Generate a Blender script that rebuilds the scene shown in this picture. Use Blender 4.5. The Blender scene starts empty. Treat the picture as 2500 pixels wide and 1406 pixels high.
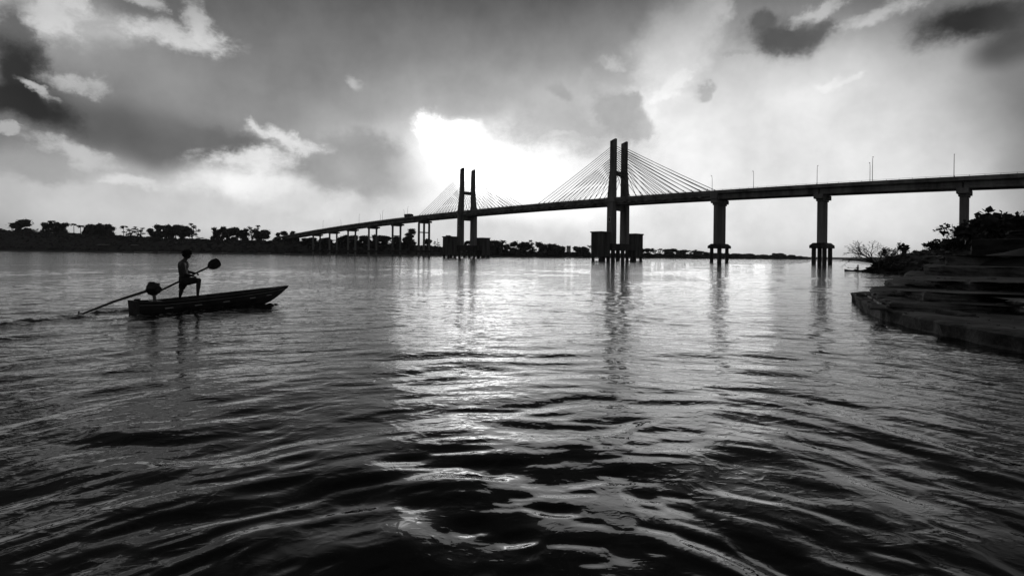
import bpy, bmesh, math, random
import numpy as np
from mathutils import Vector, Matrix, noise as mn

sc = bpy.context.scene
col = sc.collection
rnd = random.Random(7)
PI = math.pi

# ------------------------------------------------------------------ camera
CAM_H = 1.8
F_PX = 1250.0              # focal length for a 2500 px wide picture
ROLL = math.atan(0.0115)
cam = bpy.data.objects.new('camera', bpy.data.cameras.new('camera'))
col.objects.link(cam); sc.camera = cam
cam.location = (0, 0, CAM_H)
cam.rotation_euler = (PI / 2, -ROLL, 0)
cam.data.lens = 18; cam.data.sensor_width = 36
cam.data.shift_y = -0.0318
cam.data.clip_start = 0.1; cam.data.clip_end = 40000

# ------------------------------------------------------------------ world
SUN_AZ, SUN_EL = math.radians(7.0), math.radians(6)
w = bpy.data.worlds.new('World'); sc.world = w; w.use_nodes = True
nt = w.node_tree; N = nt.nodes; L = nt.links


def nd(t, **k):
    n = N.new(t)
    for a, b in k.items():
        if a.startswith('i_'):
            n.inputs[int(a[2:])].default_value = b
        else:
            setattr(n, a, b)
    return n


def lin(s):                      # picture grey (0-1) to linear
    return ((s + 0.055) / 1.055) ** 2.4 if s > 0.04045 else s / 12.92


def ray_of(px, py):              # a direction in the sky given as photo pixel
    dx, dy = px - 1250.0, 623.4 - py
    x = (dx * math.cos(ROLL) - dy * math.sin(ROLL)) / F_PX
    z = (dx * math.sin(ROLL) + dy * math.cos(ROLL)) / F_PX
    return x, z


def azel(px, py):
    x, z = ray_of(px, py)
    return math.atan(x), math.atan(z / math.sqrt(1 + x * x))


sky = nd('ShaderNodeTexSky', sky_type='NISHITA', sun_disc=False, sun_elevation=SUN_EL,
         sun_rotation=SUN_AZ, dust_density=3.0, air_density=1.0)
bw = nd('ShaderNodeRGBToBW'); L.new(sky.outputs[0], bw.inputs[0])


def math_node(op, a, b=None, c=None, clamp=False):
    n = nd('ShaderNodeMath', operation=op, use_clamp=clamp)
    for i, v in enumerate((a, b, c)):
        if v is None: continue
        if isinstance(v, (int, float)): n.inputs[i].default_value = v
        else: L.new(v, n.inputs[i])
    return n.outputs[0]


# clear-sky brightness, contrast compressed like thick tropical haze: v = n^2/(n^2+k^2)
n01 = math_node('MULTIPLY', bw.outputs[0], 0.1)
n2 = math_node('MULTIPLY', n01, n01)
base = math_node('DIVIDE', n2, math_node('ADD', n2, 0.36))
base = math_node('ADD', math_node('MULTIPLY', base, 0.90), 0.05)

tc = nd('ShaderNodeTexCoord')
sep = nd('ShaderNodeSeparateXYZ'); L.new(tc.outputs['Generated'], sep.inputs[0])
az = math_node('ARCTAN2', sep.outputs[0], sep.outputs[1])
el = math_node('ARCSINE', sep.outputs[2])
comb = nd('ShaderNodeCombineXYZ'); L.new(az, comb.inputs[0]); L.new(el, comb.inputs[1])


def warp(vec, scale, amp, detail=3.0, rough=0.55):
    nz = nd('ShaderNodeTexNoise'); nz.inputs['Scale'].default_value = scale
    nz.inputs['Detail'].default_value = detail; nz.inputs['Roughness'].default_value = rough
    L.new(tc.outputs['Generated'], nz.inputs['Vector'])
    s = nd('ShaderNodeVectorMath', operation='SUBTRACT'); L.new(nz.outputs['Color'], s.inputs[0]); s.inputs[1].default_value = (0.5, 0.5, 0.5)
    m = nd('ShaderNodeVectorMath', operation='MULTIPLY'); L.new(s.outputs[0], m.inputs[0]); m.inputs[1].default_value = (amp * 1.5, amp, 0)
    a = nd('ShaderNodeVectorMath', operation='ADD'); L.new(vec, a.inputs[0]); L.new(m.outputs[0], a.inputs[1])
    return a.outputs[0]


V1 = warp(comb.outputs[0], 5.0, 0.10, 2.0)          # soft masses
V2 = warp(V1, 14.0, 0.06, 6.0, 0.66)                # ragged edges
tz = nd('ShaderNodeTexNoise'); L.new(tc.outputs['Generated'], tz.inputs['Vector'])
tz.inputs['Scale'].default_value = 9.0; tz.inputs['Detail'].default_value = 7.0; tz.inputs['Roughness'].default_value = 0.6

fz = nd('ShaderNodeTexNoise'); fz.inputs['Scale'].default_value = 30.0; fz.inputs['Detail'].default_value = 8.0; fz.inputs['Roughness'].default_value = 0.7
stretch = nd('ShaderNodeMapping'); stretch.inputs['Scale'].default_value = (1, 1, 1.8); L.new(tc.outputs['Generated'], stretch.inputs[0]); L.new(stretch.outputs[0], fz.inputs['Vector'])
fine = math_node('MULTIPLY', math_node('SUBTRACT', fz.outputs['Fac'], 0.52), 2.4)

cur = base


def cloud(px, py, rx, ry, grey, soft=1.0, op=1.0, rot=0.0, ragged=True, wisp=0.12):
    """one bank of cloud: centre and radii in photo pixels, grey as a picture value"""
    global cur
    a, e = azel(px, py)
    ra = rx / F_PX * math.cos(a) ** 2
    re = ry / F_PX * math.cos(a) * math.cos(e) ** 2
    mp = nd('ShaderNodeMapping', vector_type='TEXTURE')
    mp.inputs['Location'].default_value = (a, e, 0)
    mp.inputs['Rotation'].default_value = (0, 0, math.radians(rot))
    mp.inputs['Scale'].default_value = (ra * 1.25, re * 1.25, 1)
    L.new(V2 if ragged else V1, mp.inputs['Vector'])
    g = nd('ShaderNodeTexGradient', gradient_type='SPHERICAL'); L.new(mp.outputs[0], g.inputs[0])
    mr = nd('ShaderNodeMapRange', interpolation_type='SMOOTHSTEP')
    src = g.outputs[1]
    if ragged:               # torn by fine noise, only inside the bank
        k = math_node('MULTIPLY', fine, wisp)
        src = math_node('ADD', src, math_node('MULTIPLY', k, math_node('MULTIPLY', src, 4.0, clamp=True)))
    L.new(src, mr.inputs[0])
    mr.inputs[1].default_value = 0.0 if soft >= 1 else 0.2 * (1 - soft)
    mr.inputs[2].default_value = 0.2 * (1 - soft) + 0.75 * soft + 0.02
    mr.inputs[3].default_value = 0.0; mr.inputs[4].default_value = op
    mx = nd('ShaderNodeMix', data_type='FLOAT')
    L.new(mr.outputs[0], mx.inputs[0]); L.new(cur, mx.inputs[2])
    mx.inputs[3].default_value = lin(grey)
    cur = mx.outputs[0]


# horizon haze and high thin veil
cloud(1250, 590, 1500, 120, 0.86, 1, 0.75, 0, False)
cloud(600, 520, 520, 90, 0.86, 1, 0.6, 0, False)
cloud(1750, 400, 520, 300, 0.95, 1, 0.75, 0, False)
cloud(2080, 380, 420, 300, 0.90, 1, 0.6, 0, False)
cloud(350, 470, 620, 90, 0.80, 1, 0.7, 0, False)
cloud(140, 60, 260, 120, 0.74, 0.8, 0.8, 0, False)
# great grey overcast masses upper left and centre, running on over the frame
cloud(760, -260, 1500, 330, 0.42, 1, 0.85, 0, False)
cloud(800, 100, 560, 230, 0.52, 0.9, 0.95, 0, False)
cloud(1270, 110, 560, 200, 0.62, 1, 0.85, -8, False)
cloud(440, 240, 400, 170, 0.55, 0.9, 0.92, -8, False)
cloud(1150, 240, 330, 80, 0.68, 1, 0.7, 0, False)
cloud(250, 75, 190, 60, 0.70, 0.9, 0.9, 0, True)
cloud(390, 325, 330, 70, 0.44, 0.8, 0.92, -10, False)
cloud(230, 300, 240, 60, 0.38, 0.9, 0.8, -12, False)
cloud(520, 352, 160, 42, 0.42, 0.6, 0.9, -4, True)
cloud(60, 120, 92, 95, 0.40, 0.5, 0.95, 0, True)
cloud(55, 180, 95, 90, 0.19, 0.8, 0.95, 0, True)
cloud(30, 245, 230, 62, 0.18, 0.8, 0.97, -12, True)
cloud(830, 395, 205, 65, 0.60, 0.6, 0.95, 0, True)
cloud(860, 360, 150, 50, 0.62, 0.6, 0.8, 0, True)
cloud(970, 430, 200, 60, 0.70, 0.9, 0.8, 0, False)
cloud(110, 405, 150, 35, 0.62, 0.8, 0.8, -4, True)
# white gaps and torn bright edges
cloud(620, 440, 190, 55, 0.97, 0.9, 0.9, 0, True)
cloud(690, 335, 132, 23, 0.91, 1.0, 0.85, -6, True, wisp=0.55)
cloud(595, 312, 50, 12, 0.86, 1.0, 0.85, -30, True, wisp=0.55)
cloud(600, 378, 153, 32, 0.93, 1.0, 0.85, 4, True, wisp=0.55)
cloud(430, 92, 153, 41, 0.90, 1.0, 0.85, 8, True, wisp=0.55)
cloud(478, 45, 47, 88, 0.90, 1.0, 0.85, 20, True, wisp=0.55)
cloud(170, 50, 61, 80, 0.86, 1.0, 0.85, -30, True, wisp=0.55)
cloud(240, 15, 47, 48, 0.88, 1.0, 0.85, 0, True, wisp=0.55)
cloud(350, 4, 47, 22, 0.88, 1.0, 0.85, -20, True, wisp=0.55)
cloud(105, 218, 63, 15, 0.78, 1.0, 0.85, -28, True, wisp=0.55)
cloud(205, 198, 72, 23, 0.76, 1.0, 0.85, 12, True, wisp=0.55)
cloud(20, 325, 42, 16, 0.70, 0.5, 0.9, 0, True, wisp=0.6)
cloud(220, 375, 153, 25, 0.76, 1.0, 0.85, -8, True, wisp=0.55)
cloud(865, 213, 30, 19, 0.76, 1.0, 0.85, -25, True, wisp=0.55)
cloud(760, 490, 196, 41, 0.88, 1.0, 0.85, 0, True, wisp=0.55)
cloud(350, 435, 84, 22, 0.88, 1.0, 0.85, 0, True, wisp=0.55)
# the blown-out break in front of the sun
cloud(1190, 425, 215, 115, 1.15, 1, 0.85, 0, False)
cloud(1120, 350, 80, 62, 1.35, 0.8, 1.0, -20, True, wisp=0.3)
cloud(1200, 425, 140, 62, 2.0, 0.9, 0.95, -8, True, wisp=0.3)
cloud(1340, 490, 240, 70, 1.05, 1, 0.85, 0, False)
cloud(1390, 305, 225, 76, 0.72, 1.0, 0.85, 0, True, wisp=0.3)
# bright diagonal band upper right with ragged rims
cloud(1650, 120, 90, 230, 0.95, 0.9, 0.85, -28, True)
cloud(1560, 270, 90, 50, 0.93, 0.8, 0.8, -30, True, wisp=0.3)
cloud(1735, 22, 61, 47, 0.97, 1.0, 0.85, 0, True, wisp=0.55)
cloud(1620, 215, 70, 26, 0.97, 0.5, 0.8, 30, True, wisp=0.7)
cloud(1375, 330, 45, 10, 0.88, 1.0, 0.5, 10, True, wisp=0.5)
cloud(1500, 155, 40, 16, 0.86, 1.0, 0.6, 0, True, wisp=0.5)
# small dark scud
cloud(1368, 236, 36, 25, 0.66, 0.6, 0.95, 0, True)
cloud(1505, 268, 58, 50, 0.68, 0.6, 0.95, -35, True, wisp=0.2)
cloud(1545, 295, 60, 24, 0.70, 0.7, 0.8, 0, True, wisp=0.2)
cloud(1450, 215, 30, 30, 0.72, 0.7, 0.85, -50, True, wisp=0.3)
cloud(1430, 328, 56, 10, 0.80, 0.7, 0.9, 5, True, wisp=0.3)
cloud(1480, 155, 18, 9, 0.72, 0.7, 0.9, 0, True, wisp=0.5)
cloud(1715, 230, 36, 15, 0.72, 0.7, 0.9, -6, True, wisp=0.5)
cloud(1905, 92, 130, 56, 0.52, 0.9, 0.9, 0, True)
cloud(1905, 100, 96, 36, 0.38, 0.8, 0.97, 0, True, wisp=0.15)
cloud(1850, 66, 42, 30, 0.42, 0.8, 0.85, 0, True, wisp=0.2)
cloud(1985, 72, 42, 28, 0.40, 0.8, 0.85, 0, True, wisp=0.2)
cloud(1785, 148, 34, 8, 0.72, 0.8, 0.8, 0, True)
cloud(1990, 20, 78, 20, 0.90, 1.0, 0.85, 25, True, wisp=0.55)
cloud(2130, 36, 134, 33, 0.88, 1.0, 0.85, 10, True, wisp=0.55)
cloud(2050, 215, 80, 14, 0.96, 0.8, 0.5, 15, True, wisp=0.5)
cloud(2440, 45, 260, 66, 0.17, 0.9, 0.98, -8, True, wisp=0.1)
cloud(2600, 100, 200, 60, 0.16, 0.9, 0.9, 0, False)
cloud(2700, 330, 330, 500, 0.42, 1, 0.75, 0, False)

# large-scale mottling everywhere
mot = nd('ShaderNodeMapRange'); L.new(tz.outputs['Fac'], mot.inputs[0])
mot.inputs[1].default_value = 0.3; mot.inputs[2].default_value = 0.7
mot.inputs[3].default_value = 0.86; mot.inputs[4].default_value = 1.14
cur = math_node('MULTIPLY', cur, mot.outputs[0])
# the heavy cloud deck that enters at the top of the picture goes on overhead
up = nd('ShaderNodeMapRange', interpolation_type='SMOOTHSTEP'); L.new(el, up.inputs[0])
up.inputs[1].default_value = math.radians(16); up.inputs[2].default_value = math.radians(30); up.inputs[4].default_value = 0.9
dk = nd('ShaderNodeMix', data_type='FLOAT'); L.new(up.outputs[0], dk.inputs[0]); L.new(cur, dk.inputs[2])
L.new(math_node('MULTIPLY', tz.outputs['Fac'], 0.085), dk.inputs[3]); cur = dk.outputs[0]
bg = N['Background']
L.new(math_node('MULTIPLY', cur, 10.0), bg.inputs['Color'])
bg.inputs['Strength'].default_value = 0.1
w.cycles.sampling_method = 'MANUAL'; w.cycles.sample_map_resolution = 512

# ------------------------------------------------------------------ sun, veiled by cloud
sun = bpy.data.objects.new('sun', bpy.data.lights.new('sun', 'SUN'))
col.objects.link(sun)
sun.data.energy = 0.28; sun.data.angle = math.radians(40); sun.data.color = (1, 1, 1)
sun.rotation_euler = Vector((math.sin(SUN_AZ) * math.cos(SUN_EL), math.cos(SUN_AZ) * math.cos(SUN_EL), math.sin(SUN_EL))).to_track_quat('Z', 'Y').to_euler()

sc.view_settings.view_transform = 'Standard'; sc.view_settings.look = 'None'
sc.view_settings.exposure = 0.0; sc.view_settings.gamma = 1.0
sc.render.engine = 'CYCLES'
sc.cycles.use_denoising = True
sc.cycles.max_bounces = 5; sc.cycles.diffuse_bounces = 2; sc.cycles.glossy_bounces = 3
sc.cycles.volume_bounces = 0; sc.cycles.caustics_reflective = False

# ================================================================== helpers
K = 0.818                        # survey units to metres


def gp(px, py, z=0.0):           # point of the level z seen at a pixel
    x, v = ray_of(px, py)
    Y = (z - CAM_H) / v
    return Vector((x * Y, Y, z))


def at(px, py, Y):               # point at depth Y
    x, v = ray_of(px, py)
    return Vector((x * Y, Y, CAM_H + v * Y))


def yh(px): return 609.0 + 0.0115 * px


def tag(o, label=None, cat=None, group=None, kind=None):
    if label: o['label'] = label
    if cat: o['category'] = cat
    if group: o['group'] = group
    if kind: o['kind'] = kind
    return o


def empty(name, loc=(0, 0, 0), rz=0.0, **k):
    o = bpy.data.objects.new(name, None); col.objects.link(o)
    o.location = loc; o.rotation_euler = (0, 0, rz); o.empty_display_size = 0.5
    return tag(o, **k)


def copy_tree(o, parent=None):
    c = o.copy(); col.objects.link(c); c.parent = parent
    for ch in list(o.children): copy_tree(ch, c)
    return c


class MB:
    def __init__(s): s.v = []; s.f = []

    def add(s, vs, fs):
        b = len(s.v); s.v += [tuple(p) for p in vs]; s.f += [tuple(i + b for i in f) for f in fs]; return s

    def hexa(s, p):              # 8 corners: bottom ring, top ring
        return s.add(p, [(3, 2, 1, 0), (4, 5, 6, 7), (0, 1, 5, 4), (1, 2, 6, 5), (2, 3, 7, 6), (3, 0, 4, 7)])

    def box(s, x0, x1, y0, y1, z0, z1):
        return s.hexa([(x0, y0, z0), (x1, y0, z0), (x1, y1, z0), (x0, y1, z0), (x0, y0, z1), (x1, y0, z1), (x1, y1, z1), (x0, y1, z1)])

    def tube(s, pts, rad, n=6, cap=True):
        pts = [Vector(p) for p in pts]
        if isinstance(rad, (int, float)): rad = [rad] * len(pts)
        b = len(s.v)
        for i, p in enumerate(pts):
            d = (pts[min(i + 1, len(pts) - 1)] - pts[max(i - 1, 0)])
            d = d.normalized() if d.length > 1e-9 else Vector((0, 0, 1))
            a = d.orthogonal().normalized() if abs(d.z) > 0.95 else Vector((0, 0, 1)).cross(d).normalized()
            c = d.cross(a)
            for k in range(n):
                t = 2 * PI * k / n
                s.v.append(tuple(p + (a * math.cos(t) + c * math.sin(t)) * rad[i]))
        for i in range(len(pts) - 1):
            for k in range(n):
                k2 = (k + 1) % n
                s.f.append((b + i * n + k, b + i * n + k2, b + (i + 1) * n + k2, b + (i + 1) * n + k))
        if cap:
            s.f.append(tuple(b + k for k in reversed(range(n))))
            s.f.append(tuple(b + (len(pts) - 1) * n + k for k in range(n)))
        return s

    def ball(s, c, r, seed=0, amp=0.0, n=8, m=6):
        c = Vector(c); b = len(s.v)
        r = Vector((r, r, r)) if isinstance(r, (int, float)) else Vector(r)
        for j in range(m + 1):
            ph = PI * j / m
            for k in range(n):
                t = 2 * PI * k / n
                d = Vector((math.sin(ph) * math.cos(t), math.sin(ph) * math.sin(t), math.cos(ph)))
                q = 1 + amp * mn.noise(d * 2.3 + Vector((seed, seed * 1.7, 0)))
                s.v.append((c.x + d.x * r.x * q, c.y + d.y * r.y * q, c.z + d.z * r.z * q))
        for j in range(m):
            for k in range(n):
                k2 = (k + 1) % n
                s.f.append((b + j * n + k, b + (j + 1) * n + k, b + (j + 1) * n + k2, b + j * n + k2))
        return s

    def mesh(s, name):
        me = bpy.data.meshes.new(name); me.from_pydata(s.v, [], s.f); me.validate(); me.update(); return me

    def build(s, name, mat, parent=None, smooth=False, bevel=0.0):
        me = s.mesh(name)
        if bevel:
            bm = bmesh.new(); bm.from_mesh(me)
            bmesh.ops.bevel(bm, geom=[e for e in bm.edges if e.is_manifold and e.calc_face_angle(0) > 0.5], offset=bevel, segments=1, affect='EDGES')
            bm.to_mesh(me); bm.free()
        me.materials.append(mat)
        if smooth: me.polygons.foreach_set('use_smooth', [True] * len(me.polygons))
        o = bpy.data.objects.new(name, me); col.objects.link(o); o.parent = parent
        return o


def link_mesh(name, me, mat, parent=None):
    o = bpy.data.objects.new(name, me); col.objects.link(o); o.parent = parent
    if mat and not me.materials: me.materials.append(mat)
    return o


def material(name, lo, hi, rough=0.8, scale=1.0, streak=False, bump=0.0, spec=0.3, bscale=None, detail=6.0, metallic=0.0):
    m = bpy.data.materials.new(name); m.use_nodes = True
    t = m.node_tree; p = t.nodes['Principled BSDF']
    p.inputs['Roughness'].default_value = rough
    p.inputs['Specular IOR Level'].default_value = spec
    p.inputs['Metallic'].default_value = metallic
    c = t.nodes.new('ShaderNodeTexCoord'); mp = t.nodes.new('ShaderNodeMapping')
    t.links.new(c.outputs['Object'], mp.inputs[0])
    mp.inputs['Scale'].default_value = (1, 1, 0.12) if streak else (1, 1, 1)
    n = t.nodes.new('ShaderNodeTexNoise'); n.inputs['Scale'].default_value = scale
    n.inputs['Detail'].default_value = detail; n.inputs['Roughness'].default_value = 0.65
    t.links.new(mp.outputs[0], n.inputs['Vector'])
    r = t.nodes.new('ShaderNodeValToRGB')
    r.color_ramp.elements[0].position = 0.36; r.color_ramp.elements[0].color = (lo, lo, lo, 1)
    r.color_ramp.elements[1].position = 0.66; r.color_ramp.elements[1].color = (hi, hi, hi, 1)
    t.links.new(n.outputs['Fac'], r.inputs[0]); t.links.new(r.outputs[0], p.inputs['Base Color'])
    if bump:
        n2_ = t.nodes.new('ShaderNodeTexNoise'); n2_.inputs['Scale'].default_value = bscale or scale * 4; n2_.inputs['Detail'].default_value = 6
        t.links.new(c.outputs['Object'], n2_.inputs['Vector'])
        b = t.nodes.new('ShaderNodeBump'); b.inputs['Distance'].default_value = bump; b.inputs['Strength'].default_value = 0.8
        t.links.new(n2_.outputs['Fac'], b.inputs['Height']); t.links.new(b.outputs[0], p.inputs['Normal'])
    return m


M = dict(
    concrete=material('concrete', 0.12, 0.45, 0.85, 0.22, True, 0.03),
    wet_concrete=material('wet_concrete', 0.03, 0.10, 0.6, 0.5, True, 0.03),
    box=material('stained_concrete', 0.05, 0.20, 0.85, 0.3, True, 0.03),
    asphalt=material('asphalt', 0.04, 0.06, 0.9, 1.0),
    cable=material('cable_sheath', 0.05, 0.08, 0.5, 1.0),
    steel=material('steel', 0.12, 0.2, 0.45, 2.0, metallic=0.5),
    white_paint=material('white_paint', 0.55, 0.8, 0.5, 2.0),
    dark_paint=material('dark_paint', 0.03, 0.06, 0.4, 2.0),
    truck_paint=material('truck_paint', 0.06, 0.10, 0.4, 2.0),
    glass=material('window_glass', 0.02, 0.03, 0.08, 2.0, spec=0.5),
    earth=material('earth', 0.05, 0.11, 0.95, 0.25, False, 0.15, 0.1),
    sand=material('sand', 0.14, 0.26, 0.95, 0.05, False, 0.05, 0.1),
    leaf=material('foliage', 0.03, 0.07, 0.8, 0.4, spec=0.15),
    leaf_near=material('foliage_near', 0.04, 0.09, 0.6, 1.5, spec=0.25),
    bark=material('bark', 0.04, 0.09, 0.9, 2.0),
    twig=material('dry_twig', 0.06, 0.12, 0.9, 2.0),
    stone=material('quay_concrete', 0.04, 0.24, 0.9, 0.9, False, 0.05, 0.2, 7.0, 9.0),
    stone_wet=material('quay_concrete_wet', 0.015, 0.045, 0.5, 1.2, False, 0.05, 0.4, 7.0),
    peel=material('peeling_white_paint', 0.12, 0.62, 0.8, 3.5, False, 0.02, 0.3, 9.0, 9.0),
    rock=material('rock', 0.02, 0.055, 0.85, 0.8, False, 0.08, 0.2),
    skin=material('skin', 0.07, 0.10, 0.5, 4.0),
    hair=material('hair', 0.012, 0.025, 0.7, 8.0),
    shorts=material('shorts_cloth', 0.03, 0.05, 0.9, 8.0),
    hull=material('tarred_hull_wood', 0.025, 0.06, 0.55, 3.0, False, 0.01),
    hull_light=material('lit_strip_wood', 0.22, 0.40, 0.6, 3.0),  # rub strip wood, lightened so its colour carries the light it catches
    wood=material('boat_wood', 0.05, 0.12, 0.7, 3.0),
    engine=material('engine_enamel', 0.02, 0.05, 0.35, 5.0, spec=0.5),
    boat_pale=material('pale_boat_paint', 0.4, 0.65, 0.5, 1.0),
    roof=material('sheet_roof', 0.3, 0.5, 0.5, 0.4),
)
#@@STRUCTURE

# ================================================================== water
def vnoise(x, y, seed):
    """smooth value noise on a wrapped lattice"""
    r = np.random.RandomState(seed).rand(256, 256).astype(np.float32)
    xi = np.floor(x).astype(int); yi = np.floor(y).astype(int)
    fx = x - xi; fy = y - yi
    fx = fx * fx * fx * (fx * (fx * 6 - 15) + 10); fy = fy * fy * fy * (fy * (fy * 6 - 15) + 10)
    a = r[xi & 255, yi & 255]; b = r[(xi + 1) & 255, yi & 255]
    c = r[xi & 255, (yi + 1) & 255]; d = r[(xi + 1) & 255, (yi + 1) & 255]
    return ((a * (1 - fx) + b * fx) * (1 - fy) + (c * (1 - fx) + d * fx) * fy) - 0.5


STERN = Vector((-10.86, 14.75, 0)); BDIR = Vector((0.549, 0.836, 0)); PROP = Vector((-12.15, 14.45, 0))


def wave_height(X, Y):
    R0 = np.hypot(X, Y)
    h = np.zeros_like(X)
    near = np.clip(R0 / 12, 0.30, 1) * np.clip(0.35 + 2.6 * vnoise(X / 4.5 + 70, Y / 6.0 + 40, 61), 0.12, 1.5)
    rs = np.random.RandomState(3)
    # broad spectrum of short wind waves
    for lam, slope, cnt in ((3.4, 0.006, 4), (1.9, 0.014, 6), (1.1, 0.020, 8), (0.62, 0.026, 12), (0.34, 0.020, 14)):
        for _ in range(cnt):
            l = lam * (0.75 + 0.55 * rs.rand()); th = rs.randn() * 0.75
            k = 2 * PI / l
            kx, ky = k * math.sin(th), k * math.cos(th)
            ph = rs.rand() * 6.28
            wob = 1.3 * vnoise(X / (l * 5) + 31, Y / (l * 5) + 17, 5)
            fade = np.clip(1.25 - R0 / (l * 75), 0, 1)
            h += near * fade * (slope / k) * 1.41 / math.sqrt(cnt) * 1.3 * np.sin(kx * X + ky * Y + ph + wob * 3)
    # ring-like swell that spreads from the bank in front of the camera
    cx, cy = 0.3, 0.7
    Rr = np.hypot(X - cx, Y - cy); ph = np.arctan2(X - cx, Y - cy)
    wx = 2.6 * vnoise(X / 2.6 + 9, Y / 2.6 + 5, 11) + 0.8 * vnoise(X / 0.9 + 3, Y / 0.9 + 8, 13)
    for lam, mm, slope, sd in ((1.3, 4.2, 0.062, 20), (0.7, 6.5, 0.090, 21), (0.40, 9.0, 0.115, 22), (0.20, 13.0, 0.110, 23)):
        env = np.exp(-Rr / (13 * lam ** 0.3)) * np.clip((Rr - 0.8) / 2.0, 0, 1)
        n_ = vnoise(Rr / lam * 2.0 + wx + 60, ph * mm + 90 + 0.6 * vnoise(Rr / 2 + 3, ph * 3 + 7, 12), sd)
        if lam < 1.0: n_ = 0.5 * n_ + 0.5 * (0.22 - np.sqrt(n_ * n_ + 0.002))      # pinched crests
        h += env * slope * lam * 1.1 * n_
    # wake of the boat: bow wave along the hull, wash behind the propeller
    px, py = X - STERN.x, Y - STERN.y
    t = px * BDIR.x + py * BDIR.y; s = px * BDIR.y - py * BDIR.x
    side = np.abs(s)
    bow = np.exp(-((side - (0.55 + 0.10 * (4.2 - t))) / 0.16) ** 2) * np.clip((t + 1.5) / 1, 0, 1) * np.clip((4.4 - t) / 0.6, 0, 1)
    h += bow * (0.05 + 0.07 * vnoise(X * 6, Y * 6, 33) + 0.06 * vnoise(X * 14, Y * 14, 34))
    wash = np.exp(-(s / (0.35 + 0.10 * np.clip(-t - 1.2, 0, 30))) ** 2) * np.clip((-t - 0.9) / 0.5, 0, 1) * np.exp(-np.clip(-t - 1.2, 0, 99) / 9)
    h += wash * (0.08 + 0.14 * vnoise(X * 3, Y * 3, 35) + 0.08 * vnoise(X * 11, Y * 11, 36))
    for sg in (-1, 1):
        vee = np.exp(-((s * sg - (0.6 + 0.33 * (4 - t))) / 0.28) ** 2) * np.clip((4 - t) / 2, 0, 1) * np.exp(-np.clip(4 - t, 0, 99) / 14)
        h += 0.05 * vee
    return h


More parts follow.
